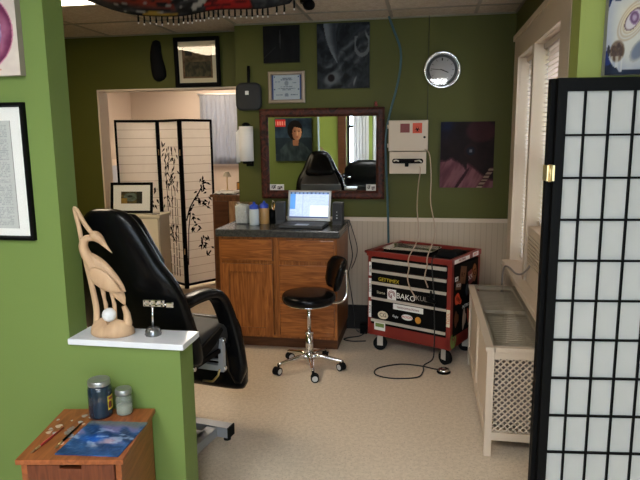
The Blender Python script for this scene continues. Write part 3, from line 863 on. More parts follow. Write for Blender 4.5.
card(-.47, -.394, 1.139, 1.188, 'small photo card tucked into the lower right corner of the mirror')

# paper towel on a wall holder beside the mirror
t = thing('paper_towel', 'roll of white paper towel upright on a black wall holder at the wall edge', 'paper towel', (-1.42, 4.66, 1.36))
mb = MB(); mb.cyl((-1.42, 4.66, 1.375), (-1.42, 4.66, 1.648), .056, seg=28); part('roll', mb, M['towel'], t)
mb = MB(); mb.smooth()
R = []
for z in (1.365, 1.45, 1.54, 1.63):
    R.append([Vector((-1.474-.024*k/8*1.0-.014*math.sin(k/8*PI)*(1.64-z)*3, 4.655-.02*k/8, z-(.03*k/8 if z > 1.6 else 0))) for k in range(9)])
mb.loft(R, cap=False, closed=False)
o = part('loose_sheet', mb, M['towel'], t); sm = o.modifiers.new('solid', 'SOLIDIFY'); sm.thickness = .002
mb = MB(); mb.cyl((-1.42, 4.66, 1.355), (-1.42, 4.66, 1.374), .035); mb.cyl((-1.42, 4.66, 1.374), (-1.42, 4.66, 1.66), .014); mb.lathe([(.014, 0), (.03, .004), (.034, .014), (.02, .026), (0, .03)], (-1.42, 4.66, 1.65)); mb.box(-1.432, -1.408, 4.66, 4.749, 1.357, 1.368)
mb.box(-1.45, -1.39, 4.742, 4.7498, 1.33, 1.40)
part('holder', mb, M['black'], t)
# ------------------------------------------------------------------ counter against the back wall
CX0, CX1, CY0, CY1 = -1.49, -.616, 4.13, 4.725
t = thing('base_cabinet', 'oak base cabinet with one door and four drawers under the dark worktop', 'cabinet', ((CX0+CX1)/2, (CY0+CY1)/2, 0))
mb = MB(); mb.box(CX0, CX1, CY0+.02, CY1, .10, .852); part('body', mb, M['oak'], t)
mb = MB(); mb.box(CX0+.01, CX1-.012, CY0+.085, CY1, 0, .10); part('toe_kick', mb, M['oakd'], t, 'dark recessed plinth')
mb = MB()
for a in ((CX0, CX0+.032, .10, .852), (-1.078, -1.042, .10, .852), (CX1-.032, CX1, .10, .852), (CX0, CX1, .836, .852), (CX0, CX1, .10, .125), (CX0, CX1, .650, .680), (-1.05, CX1, .36, .39)): mb.box(a[0], a[1], CY0+(.0015 if a[1]-a[0] > .1 else 0), CY0+.021, a[2], a[3])
part('face_frame', mb, M['oak'], t)
def slabfront(name, x0, x1, z0, z1, m):
    mb = MB(); mb.box(x0, x1, CY0-.019, CY0-.0005, z0, z1, bev=.006)
    return part(name, mb, m, t)
slabfront('drawer', -1.474, -1.086, .682, .836, M['oakh'])
slabfront('drawer', -1.036, -.636, .682, .836, M['oakh'])
slabfront('drawer', -1.036, -.636, .388, .652, M['oakh'])
slabfront('drawer', -1.036, -.636, .118, .368, M['oakh'])
mb = MB()
x0, x1, z0, z1, tt = -1.474, -1.086, .118, .655, .058
for a in ((x0, x0+tt, z0, z1), (x1-tt, x1, z0, z1), (x0+tt, x1-tt, z0, z0+tt), (x0+tt, x1-tt, z1-tt, z1)): mb.box(a[0], a[1], CY0-.020, CY0-.0005, a[2], a[3], bev=.003)
d = part('door', mb, M['oak'], t)
mb = MB(); mb.box(x0+tt-.003, x1-tt+.003, CY0-.009, CY0-.001, z0+tt-.003, z1-tt+.003); part('panel', mb, M['oak'], d)
mb = MB(); mb.box(-1.508, -.596, 4.10, 4.726, .853, .908, bev=.010)
solo('worktop', mb, M['laminate'], 'dark speckled worktop on the oak cabinet', 'worktop', (-1.057, 4.41, .853))
TZ = .908
# laptop
t = thing('laptop', 'open silver laptop with a bright screen on the dark worktop', 'laptop', (-.886, 4.31, TZ), math.radians(-3))
mb = MB(); mb.box(-.162, .162, -.125, .115, .003, .022, bev=.004); part('base', mb, M['speaker'], t, world=False)
mb = MB(); mb.box(-.15, .15, -.02, .095, .0222, .0245); part('keyboard', mb, M['keys'], t, 'dark keyboard', world=False)
mb = MB(); mb.box(-.048, .048, -.112, -.035, .0222, .0236); part('touchpad', mb, M['laptop'], t, 'pale touchpad', world=False)
LM = Matrix.Translation((0, .118, .02)) @ Matrix.Rotation(math.radians(-14), 4, 'X')
mb = MB(); mb.box(-.168, .168, 0, .009, .004, .238, LM, bev=.003); lid = part('lid', mb, M['laptop'], t, world=False)
mb = canvas_mb(.302, .195, art_lcd, 60, 52, 0, y0=-.0012, cz=.125); mb.bm.transform(LM); part('screen', mb, M['lapscreen'], lid, 'lit screen with a window of text', world=False)
mb = MB()
for x in (-.15, .15): mb.box(x-.01, x+.01, -.115, -.095, 0, .0032)
for x in (-.15, .15): mb.box(x-.01, x+.01, .09, .11, 0, .0032)
part('foot', mb, M['rubber'], t, world=False)
# speakers
def speaker(x, y, rz, label):
    t = thing('desk_speaker', label, 'speaker', (x, y, TZ), rz, 'desk speakers')
    mb = MB(); mb.box(-.036, .036, -.045, .055, .008, .168, bev=.006); part('case', mb, M['speaker'], t, world=False)
    mb = MB(); mb.box(-.031, .031, -.0485, -.0445, .03, .162); part('grille', mb, M['greyvinyl'], t, world=False)
    mb = MB(); mb.box(-.038, .038, -.05, .058, 0, .009, bev=.003); part('base', mb, M['speaker'], t, world=False)
    return t
speaker(-1.096, 4.44, .12, 'dark grey desk speaker left of the laptop, beside the bottles')
t = speaker(-.652, 4.43, -.05, 'dark grey desk speaker right of the laptop, at the worktop end')
for z, r in ((.055, .006), (.075, .005), (.10, .004)):
    mb = MB(); mb.cyl((0, -.048, z), (0, -.052, z), r, seg=12); part('knob', mb, M['lid'], t, world=False)
# jar of cotton balls
t = thing('cotton_jar', 'clear square jar packed with white cotton balls at the left end of the worktop', 'jar', (-1.392, 4.42, TZ))
mb = MB(); mb.smooth()
mb.loft([[(-1.392+x, 4.42+y, TZ+z) for x, y in rr(w, w, .02)] for w, z in ((.050, 0), (.054, .006), (.054, .145), (.048, .155))], cap=True); part('jar', mb, M['thinplastic'], t)
mb = MB(); mb.smooth(); mb.loft([[(-1.392+x*(1+.04*math.sin(z*200+x*150)), 4.42+y, TZ+z) for x, y in rr(w, w, .02)] for w, z in ((.046, .004), (.049, .02), (.0485, .05), (.05, .08), (.049, .11), (.05, .135), (.03, .148))]); part('cotton', mb, M['cotton'], t)
mb = MB(); mb.box(-1.442, -1.342, 4.372, 4.468, TZ+.153, TZ+.163, bev=.004); part('lid', mb, M['thinplastic'], t)
# squeeze bottles with blue caps
def bottle(x, y, m, h, label):
    t = thing('squeeze_bottle', label, 'bottle', (x, y, TZ), 0, 'blue capped squeeze bottles')
    mb = MB(); mb.lathe([(0, 0), (.036, 0), (.038, .006), (.038, h*.86), (.034, h*.92), (.03, h)], (x, y, TZ), 20); part('bottle_body', mb, m, t)
    mb = MB(); mb.lathe([(.034, h*.86), (.035, h+.012), (.026, h+.022), (.012, h+.026), (.008, h+.042), (0, h+.044)], (x, y, TZ), 16); part('cap', mb, M['bluecap'], t, 'blue nozzle cap')
bottle(-1.278, 4.34, M['milky'], .132, 'blue capped bottle of pale clear liquid beside the cotton jar')
bottle(-1.222, 4.42, M['amber'], .132, 'blue capped bottle of amber liquid, second from the cotton jar')
# pen cup
t = thing('pen_cup', 'black pen cup between the amber bottle and the left speaker', 'pen cup', (-1.176, 4.50, TZ))
mb = MB(); mb.lathe([(0, 0), (.034, 0), (.036, .10), (.033, .10), (.031, .008), (0, .008)], (-1.176, 4.50, TZ), 20); part('cup', mb, M['black'], t)
mb = MB(); mb.tube([(-1.191, 4.505, TZ+.012), (-1.159, 4.49, TZ+.135)], .0038, 6); mb.tube([(-1.159, 4.49, TZ+.135), (-1.1555, 4.4885, TZ+.149)], [.0036, .0005], 6)
solo('pencil', mb, M['pencil'], 'orange pencil leaning in the black pen cup', 'pencil', (-1.176, 4.50, TZ+.012))
mb = MB(); mb.tube([(-1.171, 4.515, TZ+.012), (-1.186, 4.517, TZ+.14)], .0045, 6); mb.tube([(-1.186, 4.517, TZ+.14), (-1.171, 4.514, TZ+.165), (-1.159, 4.512, TZ+.15)], .005, 8); mb.tube([(-1.159, 4.512, TZ+.15), (-1.171, 4.514, TZ+.012)], .003, 6)
solo('scissors', mb, M['chrome'], 'steel scissors standing in the black pen cup', 'scissors', (-1.171, 4.515, TZ+.012))
mb = MB(); mb.box(-1.505, -1.385, 4.60, 4.72, TZ, TZ+.135, bev=.004)
solo('wooden_box', mb, M['walnut2'], 'plain light wooden box at the back of the worktop behind the cotton jar', 'box', (-1.445, 4.66, TZ))

# cables down the right end of the counter
mb = MB(); mb.tube(spline([(-.64, 4.50, TZ+.0035), (-.600, 4.50, TZ+.006), (-.586, 4.50, .89), (-.575, 4.50, .80), (-.555, 4.52, .66), (-.575, 4.52, .56), (-.590, 4.55, .50), (-.575, 4.58, .36), (-.555, 4.60, .2), (-.54, 4.60, .05), (-.51, 4.60, .012)]), .0035, 6)
solo('speaker_cable', mb, M['cable'], 'black cable hanging down the right end of the counter to the floor', 'cable', (-.58, 4.5, 0))
mb = MB(); mb.tube(spline([(-.65, 4.62, TZ+.003), (-.600, 4.62, TZ+.006), (-.574, 4.62, .86), (-.53, 4.62, .70), (-.545, 4.62, .60), (-.575, 4.62, .53)]), .003, 6)
solo('speaker_cable', mb, M['cable'], 'short looped black cable behind the right end of the counter', 'cable', (-.58, 4.62, .5))
t = thing('power_adapter', 'black power brick standing on the floor between counter and red tool chest', 'power adapter', (-.475, 4.62, 0))
mb = MB(); mb.box(-.505, -.445, 4.60, 4.65, 0, .075, bev=.006); part('case', mb, M['black'], t)
mb = MB(); mb.tube(spline([(-.46, 4.605, .012), (-.50, 4.53, .006), (-.58, 4.48, .006), (-.61, 4.43, .006), (-.54, 4.40, .006), (-.44, 4.42, .006)]), .005, 6); part('lead', mb, M['cable'], t)

# ------------------------------------------------------------------ rolling stool
SX, SY = -.762, 3.815
t = thing('rolling_stool', 'round black padded stool with low backrest on a chrome five-leg caster base', 'stool', (SX, SY, 0))
mb = MB(); mb.lathe([(0, .455), (.15, .455), (.172, .462), (.181, .482), (.180, .503), (.168, .518), (.12, .523), (0, .524)], (SX, SY, .014), 40); part('seat', mb, M['vinyl'], t)
mb = MB(); mb.lathe([(0, .444), (.13, .444), (.16, .452), (.163, .458), (0, .458)], (SX, SY, .0135), 36); part('seat_plate', mb, M['chrome'], t)
mb = MB(); mb.cyl((SX, SY, .10), (SX, SY, .255), .026); mb.lathe([(.03, .06), (.034, .075), (.034, .10), (.026, .115)], (SX, SY, 0), 20); mb.cyl((SX, SY, .25), (SX, SY, .265), .029); part('column', mb, M['chrome'], t)
mb = MB(); mb.cyl((SX, SY, .26), (SX, SY, .46), .013); part('gas_lift', mb, M['chrome'], t)
for k in range(5):
    a = math.radians(214.5+72*k); c, s = math.cos(a), math.sin(a); e = (SX+.226*c, SY+.226*s)
    mb = MB(); mb.tube([(SX+.02*c, SY+.02*s, .092), (SX+.08*c, SY+.08*s, .094), (SX+.17*c, SY+.17*s, .078), (SX+.212*c, SY+.212*s, .070), (e[0], e[1], .064)], [.021, .018, .014, .013, .012], 10, .8)
    l = part('leg', mb, M['chrome'], t)
    tx, ty = -s, c; b = a+.5+k; px, py = -math.sin(b), math.cos(b)
    q = (e[0]+.012*math.cos(b), e[1]+.012*math.sin(b))
    mb = MB(); mb.cyl((e[0], e[1], .05), (e[0], e[1], .075), .007, seg=10)
    for sgn in (-1, 1):
        w0 = (q[0]+sgn*.006*px, q[1]+sgn*.006*py, .027); w1 = (q[0]+sgn*.022*px, q[1]+sgn*.022*py, .027); w2 = (q[0]+sgn*.0235*px, q[1]+sgn*.0235*py, .027)
        mb.mat(0).cyl(w0, w1, .027, seg=18); mb.mat(1).cyl(w1, w2, .019, .017, seg=18)
    mb.mat(0).box(q[0]-.012, q[0]+.012, q[1]-.012, q[1]+.012, .035, .052)
    part('caster', mb, [M['rubber'], M['caster']], l, 'black twin-wheel caster with pale caps')
# backrest pad, curved, to the right of the seat facing left towards the counter
ba = math.radians(24); bc, bs = math.cos(ba), math.sin(ba)
def bpt(al, r, z): return (SX+r*math.cos(ba+al), SY+r*math.sin(ba+al), z)
mb = MB(); mb.smooth(); R = []
for i in range(13):
    q = (i/12-.5)*2; al = q*.68; f = 1-abs(q)**8*.4
    ring = []
    for k in range(16):
        g = 2*PI*k/16; cg, sg = math.cos(g), math.sin(g)
        ring.append(bpt(al, .212+.03*math.copysign(abs(sg)**.4, sg)*f+.024*math.copysign(abs(cg)**.7, cg)*f, -.0+.652+.106*math.copysign(abs(sg)**.4, sg)*f))
    R.append(ring)
mb.loft(R); part('backrest', mb, M['vinyl'], t)
mb = MB(); mb.tube(spline([bpt(-.2, .05, .460), bpt(-.15, .15, .458), bpt(-.1, .215, .460), bpt(-.08, .25, .485), bpt(-.06, .262, .53), bpt(-.05, .262, .60), bpt(-.05, .257, .68)]), .009, 10, .6); part('back_bracket', mb, M['chrome'], t)

# ------------------------------------------------------------------ red tool chest
TA = -.4606; TW, TD = .646, .485
t = thing('tool_chest', 'red and black rolling tool chest covered in stickers, beside the radiator cover', 'tool chest', (-.0084, 4.3073, 0), TA)
hw, hd = TW/2, TD/2
mb = MB()
mb.box(-hw, -hw+.035, -hd, hd, .13, .735); mb.box(hw-.035, hw, -hd, -hd+.035, .13, .735); mb.box(hw-.035, hw, hd-.035, hd, .13, .735)
mb.box(-hw, hw, hd-.012, hd, .13, .735); mb.box(-hw, hw, -hd, hd, .13, .215, bev=.004); mb.box(-hw+.03, hw-.03, -hd+.02, hd-.02, .2, .72)
part('body', mb, M['red'], t, world=False)
mb = MB()
mb.box(-hw-.006, hw+.006, -hd-.010, -hd+.02, .715, .752, bev=.004); mb.box(-hw-.006, hw+.006, hd-.018, hd+.004, .715, .756, bev=.004)
mb.box(-hw-.006, -hw+.018, -hd, hd, .715, .752, bev=.004); mb.box(hw-.018, hw+.006, -hd, hd, .715, .756, bev=.004)
part('top_rim', mb, M['red'], t, world=False)
mb = MB(); mb.box(-hw+.012, hw-.012, -hd+.012, hd-.012, .717, .729); part('top_mat', mb, M['blackmatte'], t, world=False)
mb = MB(); mb.box(hw-.03, hw+.0015, -hd+.035, hd-.035, .215, .70); part('side_panel', mb, M['drawer'], t, world=False)
mb = MB(); mb.tube([(-hw-.006, -hd+.04, .728), (-hw-.045, -hd+.04, .733), (-hw-.045, hd-.06, .733), (-hw-.006, hd-.06, .728)], .011, 10); part('handle', mb, M['red'], t, world=False)
# five drawers, aluminium pull along the top of each
zs = [(.622, .712, .670, .700), (.530, .618, .592, .618), (.422, .526, .506, .532), (.262, .418, .394, .418), (.216, .258, .230, .256)]
dr = []
for z0, z1, a0, a1 in zs:
    a0 += .005
    mb = MB(); mb.box(-hw+.03, hw-.03, -hd-.004, -hd+.03, z0, z1-.003, bev=.002)
    d = part('drawer', mb, M['drawer'], t, world=False)
    mb = MB(); mb.box(-hw+.032, hw-.032, -hd-.014, -hd-.003, a0, a1, bev=.003); part('drawer_pull', mb, M['alu'], d, 'pale aluminium edge pull', world=False)
    dr.append(d)
RT = Matrix.Rotation(PI/2, 4, 'X')
FY = -hd-.0042
def fsticker(par, x, z, w, h, mats, txt=None, size=.02, shape='rect', label='sticker', rot=0, y=FY, deco=None):
    mb = MB(); MX = Matrix.Translation((x, y, z)) @ Matrix.Rotation(rot, 4, 'Y')
    if shape == 'rect': mb.box(-w/2, w/2, -.0008, 0, -h/2, h/2, MX)
    elif shape == 'oval': mb.prism([(w/2*math.cos(2*PI*k/24), h/2*math.sin(2*PI*k/24)) for k in range(24)], lambda a, b: MX @ Vector((a, 0, b)), lambda a, b: MX @ Vector((a, -.0008, b)))
    if deco: deco(mb, MX)
    if txt: text_into(mb, txt, size, MX @ Matrix.Translation((0, -.0010, 0)) @ RT, 1)
    return part('sticker', mb, mats, par, label, world=False)
INK, WHT, YEL = M['ink'], M['paperw'], M['yellow']
fsticker(dr[1], -.150, .552, .19, .034, [M['drawer'], YEL], 'GETTIMEX', .036, rot=.02, label='yellow lettering sticker')
fsticker(dr[2], -.212, .456, .085, .03, [M['drawer'], M['mat_board']], 'Starte', .028, label='small cream lettering sticker')
def swirl(mb, MX):
    mb.mat(2)
    for r in (.026, .016):
        P = [MX @ Vector((r*math.cos(q), -.0014, r*math.sin(q)+.004)) for q in [PI*1.6*k/12-.5 for k in range(13)]]
        mb.tube(P, .0028, 5)
    mb.tube([MX @ Vector((0, -.0014, .004)), MX @ Vector((0, -.0014, -.028))], .0025, 5)
fsticker(dr[2], -.124, .452, .07, .08, [WHT, INK, M['sdred']], deco=swirl, label='white square sticker with a reddish swirl')
fsticker(dr[2], -.012, .450, .125, .052, [M['drawer'], WHT], 'BAKO', .056, rot=.04, label='white block letter sticker')
fsticker(dr[2], .125, .458, .15, .055, [M['drawer'], M['gcable']], 'SKULLZ', .048, rot=.03, label='grey letter sticker')
fsticker(dr[3], .006, .372, .235, .040, [WHT, M['sdred']], 'tattoomachines', .028, label='long white sticker with dark red lettering')
fsticker(dr[3], -.194, .292, .085, .06, [M['mat_board'], INK], 'CG', .04, 'oval', label='round tan sticker with a dark emblem')
fsticker(dr[3], -.092, .300, .055, .02, [M['drawer'], WHT], 'Eagle', .022, rot=.1, label='tiny white script sticker')
fsticker(dr[3], -.0, .308, .088, .042, [WHT, M['sred']], 'MOON', .026, 'oval', label='white oval sticker with red lettering')
def inner_oval(mb, MX): pass
fsticker(dr[3], .085, .302, .045, .048, [M['pencil']], None, shape='oval', label='small orange sticker')
fsticker(dr[4], -.22, .205, .09, .06, [WHT, M['greensticker']], None, deco=lambda mb, MX: (mb.mat(1), mb.box(-.036, .036, -.0014, -.0007, -.006, .022, MX)), label='white sticker with a green print', y=-hd-.0005-.0045)
fsticker(t, .306, .352, .12, .026, [M['mat_board'], M['sred']], 'TOOL', .03, rot=-PI/2, label='tall cream sticker on the right front post', y=-hd-.0002)
fsticker(t, -.305, .62, .10, .022, [WHT, INK], 'HORI', .022, rot=-PI/2, label='tall white lettering on the left front post', y=-hd-.0002)
fsticker(t, -.305, .48, .14, .022, [WHT, INK], 'SPEED', .024, rot=-PI/2, label='long white lettering on the left front post', y=-hd-.0002)
fsticker(t, -.305, .32, .12, .022, [WHT, INK], 'RACE', .024, rot=-PI/2, label='white lettering low on the left front post', y=-hd-.0002)
# side stickers
RS = Matrix.Rotation(PI/2, 4, 'Z')
def ssticker(y, z, w, h, mats, txt=None, size=.02, shape='rect', rot=0, label='sticker', x=hw+.0016):
    mb = MB(); MX = Matrix.Translation((x, y, z)) @ RS @ Matrix.Rotation(rot, 4, 'Y')
    if shape == 'rect': mb.box(-w/2, w/2, -.0008, 0, -h/2, h/2, MX)
    else: mb.prism([(w/2*math.cos(2*PI*k/20), h/2*math.sin(2*PI*k/20)*(1 if shape == 'oval' else (1+.35*math.cos(6*PI*k/20)))) for k in range(20)], lambda a, b: MX @ Vector((a, 0, b)), lambda a, b: MX @ Vector((a, -.0008, b)))
    if txt: text_into(mb, txt, size, MX @ Matrix.Translation((0, -.001, 0)) @ RT, 1)
    return part('sticker', mb, mats, t, label, world=False)
OR, GN, BLU = M['pencil'], M['greensticker'], M['bluecap']
ssticker(-.09, .733, .25, .026, [WHT, M['sdred']], 'MATERIAL', .026, label='white lettered strip along the top edge', x=hw+.0062)
ssticker(.14, .735, .10, .03, [WHT, M['sred']], 'ARTS', .026, label='white and red sticker at the top rear', x=hw+.0062)
ssticker(.14, .60, .075, .13, [M['oakh'], INK], 'G', .07, 'oval', label='orange and black sticker')
ssticker(-.06, .62, .10, .12, [M['walnut'], INK], 'FLY', .04, label='tan sticker with dark lettering', rot=.2)
ssticker(-.13, .46, .12, .07, [M['sred'], INK], 'FIRE', .04, 'blob', rot=.5, label='red flame shaped sticker')
ssticker(.02, .39, .16, .035, [M['drawer'], WHT], 'HOTRODS', .032, label='white lettered sticker')
ssticker(-.02, .30, .06, .13, [M['cord'], INK], None, shape='blob', rot=.1, label='tan bone shaped sticker')
ssticker(.06, .30, .05, .11, [M['sred'], INK], None, shape='blob', rot=-.2, label='red ragged sticker')
ssticker(.13, .46, .10, .08, [M['gcable'], WHT], 'TX', .05, 'oval', label='grey oval sticker')
ssticker(.02, .50, .06, .09, [M['paintdark'], WHT], None, shape='oval', label='dark blue sticker')
ssticker(-.165, .61, .05, .03, [WHT, INK], 'ink', .024, label='small white sticker')
ssticker(-.19, .185, .09, .11, [GN, M['sdred']], 'M', .07, 'oval', label='green round sticker at the bottom corner', x=hw+.0003)
ssticker(.07, .58, .07, .10, [M['sdred'], WHT], 'XX', .05, rot=-.2, label='dark red sticker')
ssticker(-.13, .56, .09, .06, [M['walnut'], WHT], 'ROD', .034, rot=.15, label='brown sticker with pale letters')
ssticker(.17, .37, .07, .10, [M['paintdark'], WHT], None, shape='oval', label='dark blue oval sticker')
ssticker(-.15, .33, .07, .10, [M['oakd'], WHT], None, shape='blob', label='brown ragged sticker')
ssticker(.10, .255, .09, .05, [M['mat_board'], INK], 'Wax', .036, rot=.15, label='cream sticker low on the side')
for k, (x, y, a) in enumerate([(-.26, -.17, .3), (.26, -.17, -.4), (-.26, .17, 1.0), (.26, .17, .2)]):
    MX = Matrix.Translation((x, y, 0)) @ Matrix.Rotation(a, 4, 'Z')
    mb = MB(); mb.cyl(MX @ Vector((0, -.018, .05)), MX @ Vector((0, .018, .05)), .05, seg=28)
    c = part('caster', mb, M['rubber'], t, 'black wheel', world=False)
    mb = MB()
    for s in (-1, 1): mb.box(-.018, .024, s*.022-.0025, s*.022+.0025, .038, .122, MX)
    mb.box(-.03, .035, -.026, .026, .118, .130, MX); mb.cyl(MX @ Vector((0, -.028, .05)), MX @ Vector((0, .028, .05)), .011, seg=12)
    part('fork', mb, M['alu'], c, 'bare metal fork', world=False)
CM = WM[t]
def CW(x, y, z): return CM @ Vector((x, y, z))
# tray and black case on the chest
t2 = CW(-.10, .0, .7295)
mb = MB(); mb.smooth()
w, d = .185, .125
mb.loft([[(x, y, z) for x, y in rr(w-k, d-k, .03-k*.3)] for k, z in ((.014, .0), (.008, .004), (.001, .022), (-.006, .026), (-.006, .029), (.0, .0285), (.012, .008), (.018, .006))])
solo('steel_tray', mb, M['chrome'], 'shiny steel tray lying on top of the red tool chest', 'tray', t2, TA+.12, world=False)
t3 = CW(.212, -.04, .729)
mb = MB(); mb.smooth(); mb.loft([[(x*(1+.1*math.sin(y*30)), y, z) for x, y in rr(w, d, .025)] for w, d, z in ((.075, .05, 0), (.085, .06, .012), (.08, .055, .035), (.06, .035, .045))])
solo('black_case', mb, M['blackmatte'], 'soft black case on the red tool chest, right of the steel tray', 'case', t3, TA+.2, world=False)
t3 = CW(.22, .14, .729)
mb = MB(); mb.box(-.06, .06, -.025, .025, 0, .022, bev=.006); solo('power_supply', mb, M['black'], 'small flat black device at the back right of the tool chest top', 'device', t3, TA-.1, world=False)
# beige machine cords from the wall box, over the chest front
def fr(x, z, o=.024): return tuple(CW(x, -hd-o, z))
mb = MB(); mb.tube(spline([(-.055, 4.637, 1.33), (-.05, 4.60, 1.30), (-.062, 4.50, 1.2), (-.066, 4.36, 1.05), tuple(CW(.0, -.10, .86)), tuple(CW(.015, -hd-.02, .74)), fr(.02, .67), fr(.01, .60), fr(.03, .53), fr(.075, .466)]), .0042, 6)
solo('clip_cord', mb, M['cord'], 'beige cord from the box slot, the left of two over the tool chest front', 'cord', (-.055, 4.62, 1.33), group='machine cords')
mb = MB(); mb.tube(spline([(-.02, 4.625, 1.46), (.008, 4.60, 1.44), (.022, 4.56, 1.38), (.03, 4.50, 1.25), (.03, 4.40, 1.08), tuple(CW(.12, -.08, .90)), tuple(CW(.155, -hd-.018, .765)), fr(.155, .70), fr(.14, .62), fr(.165, .55)]), .0042, 6)
solo('clip_cord', mb, M['cord'], 'beige cord from beside the box door, the right of two over the tool chest front', 'cord', (-.02, 4.62, 1.45), group='machine cords')
mb = MB(); mb.tube(spline([tuple(CW(.185, -hd+.03, .762)), tuple(CW(.19, -hd-.022, .74)), fr(.195, .66), fr(.205, .56), fr(.21, .50, .02), fr(.215, .40), fr(.22, .28), fr(.22, .16), tuple(CW(.215, -hd-.03, .06)), tuple(CW(.16, -hd-.05, .008)), (-.0, 3.87, .006), (-.04, 3.76, .006), (-.20, 3.72, .006), (-.31, 3.77, .006), (-.30, 3.88, .006), (-.16, 3.975, .006), (-.02, 3.965, .006), (.06, 3.92, .010), (.10, 3.895, .014)]), .0045, 6)
solo('pedal_cable', mb, M['cable'], 'black cable from the tool chest top looping over the floor to the foot pedal', 'cable', tuple(CW(.2, -hd-.02, 0)))
mb = MB(); mb.tube([fr(.165, .49, .045), fr(.185, .475, .045), fr(.235, .462, .045)], [.012, .02, .010], 8); mb.tube([fr(.2, .475, .045), fr(.195, .535, .04)], [.011, .006], 8)
solo('tattoo_machine', mb, M['black'], 'small black hand machine hanging on the cords at the chest front', 'machine', fr(.2, .47))
t = thing('foot_pedal', 'small round chrome foot pedal on the floor in front of the tool chest', 'foot pedal', (.135, 3.885, 0))
mb = MB(); mb.lathe([(0, 0), (.044, 0), (.047, .006), (.044, .012), (0, .013)], (.135, 3.885, 0), 24); part('base', mb, M['black'], t)
mb = MB(); mb.lathe([(0, .0125), (.038, .0125), (.04, .018), (.034, .026), (.012, .030), (0, .030)], (.135, 3.885, 0), 24); part('cap', mb, M['chrome'], t)

# ------------------------------------------------------------------ radiator cover under the window
RX0, RX1, RY0, RY1, RZ = .300, .600, 2.83, 4.08, .562
t = thing('radiator_cover', 'long cream radiator cover with pierced end panel and glazed top, under the window', 'radiator cover', (.45, 3.455, 0))
mb = MB()
for x in (RX0, RX1-.035):
    for y in (RY0, RY1-.035): mb.box(x, x+.035, y, y+.035, 0, RZ-.02, bev=.002)
for y in (3.43,): mb.box(RX0+.0015, RX0+.03, y, y+.06, .06, RZ-.02)
mb.box(RX0+.003, RX0+.03, RY0+.006, RY1-.006, .07, .13); mb.box(RX0+.003, RX0+.03, RY0+.006, RY1-.006, RZ-.075, RZ-.021)
mb.box(RX0+.006, RX1-.006, RY0+.002, RY0+.03, .085, .125); mb.box(RX0+.006, RX1-.006, RY0+.002, RY0+.03, RZ-.06, RZ-.0215)
part('frame', mb, M['trim'], t)
mb = MB(); mb.box(RX0+.012, RX0+.020, RY0+.03, RY1-.03, .10, RZ-.03); part('side_panel', mb, M['trim'], t)
mb = MB()
for a in ((RX0-.008, RX0+.040, RY0-.008, RY1), (RX1-.03, RX1, RY0-.008, RY1), (RX0+.03, RX1-.02, RY0-.008, RY0+.045), (RX0+.03, RX1-.02, RY1-.05, RY1), (RX0+.03, RX1-.02, 3.47, 3.50)): mb.box(*a, RZ-.021, RZ, bev=.002)
part('top_frame', mb, M['trim'], t)
mb = MB()
for k in range(34):
    y = RY0+.05+k*.0345
    mb.box(RX0+.03, RX1-.02, y, y+.024, RZ-.045, RZ-.035)
part('top_slats', mb, M['trim'], t)
mb = MB(); mb.box(RX0+.028, RX1-.012, RY0+.02, RY1-.03, RZ+.0005, RZ+.0055); part('glass_top', mb, M['thinplastic'], t, 'clear glass sheet')
mb = MB(); n = 0; yy = RY0+.018
gx0, gx1, gz0, gz1 = RX0+.035, RX1-.035, .125, RZ-.06
st = .030
def lat(mb, sgn, y):
    Wd, Hd = gx1-gx0, gz1-gz0
    k = -int(Hd/st)-1
    while k*st < Wd+Hd:
        # line x = k*st + sgn*z clipped to the panel
        P = []
        for q in range(0, 61):
            z = Hd*q/60; x = (k*st+z) if sgn > 0 else (k*st-z+0)
            if 0 <= x <= Wd: P.append((x, z))
        if len(P) > 1:
            (xa, za), (xb, zb) = P[0], P[-1]; dx = .0046
            mb.prism([(xa-dx, za), (xa+dx, za), (xb+dx, zb), (xb-dx, zb)], lambda a, b: (gx0+a, y, gz0+b), lambda a, b: (gx0+a, y+.003, gz0+b))
        k += 1
lat(mb, 1, yy); lat(mb, -1, yy+.002)
def dots():
    i = 0
    while (i+.5)*st < gx1-gx0:
        j = 0
        while (j+.5)*st < gz1-gz0:
            cx, cz = gx0+(i+.5)*st, gz0+(j+.5)*st; q = .0062
            mb.prism([(cx+q*math.cos(a), cz+q*math.sin(a)) for a in [2*PI*m/8 for m in range(8)]], lambda a, b: (a, yy-.001, b), lambda a, b: (a, yy+.003, b)); j += 1
        i += 1
dots()
part('pierced_panel', mb, M['trim'], t)
mb = MB()
for k in range(9): mb.box(.36, .54, 2.98+k*.115, 3.06+k*.115, .10, .47, bev=.012)
solo('radiator', mb, M['gcable'], 'old column radiator seen dimly through the pierced cover under the window', 'radiator', (.45, 3.45, .1))
for k, y in enumerate((3.02, 3.86)): pass

# blinds and window unit
def blind(y0, y1, zb, label):
    t = thing('window_blind', label, 'window blind', (.675, (y0+y1)/2, 2.06), 0, 'window blinds')
    mb = MB(); mb.box(.655, .69, y0, y1, 2.045, 2.075); part('head_rail', mb, M['slat'], t)
    mb = MB(); z = 2.035
    while z > zb+.02:
        mb.box(-.0125, .0125, y0+.004, y1-.004, -.0006, .0006, Matrix.Translation((.675, 0, z)) @ Matrix.Rotation(.3, 4, 'Y')); z -= .027
    part('slats', mb, M['slat'], t)
    mb = MB(); mb.box(.664, .688, y0+.003, y1-.003, zb-.004, zb+.012); part('bottom_rail', mb, M['slat'], t)
    mb = MB()
    for y in (y0+.1, y1-.1): mb.tube([(.661, y, 2.05), (.661, y, zb)], .0012, 4)
    part('cord', mb, M['white'], t)
blind(3.865, 4.415, .70, 'white slatted blind in the far half of the right window, by the room corner')
blind(3.075, 3.785, 1.03, 'white slatted blind in the near half of the right window, half raised')
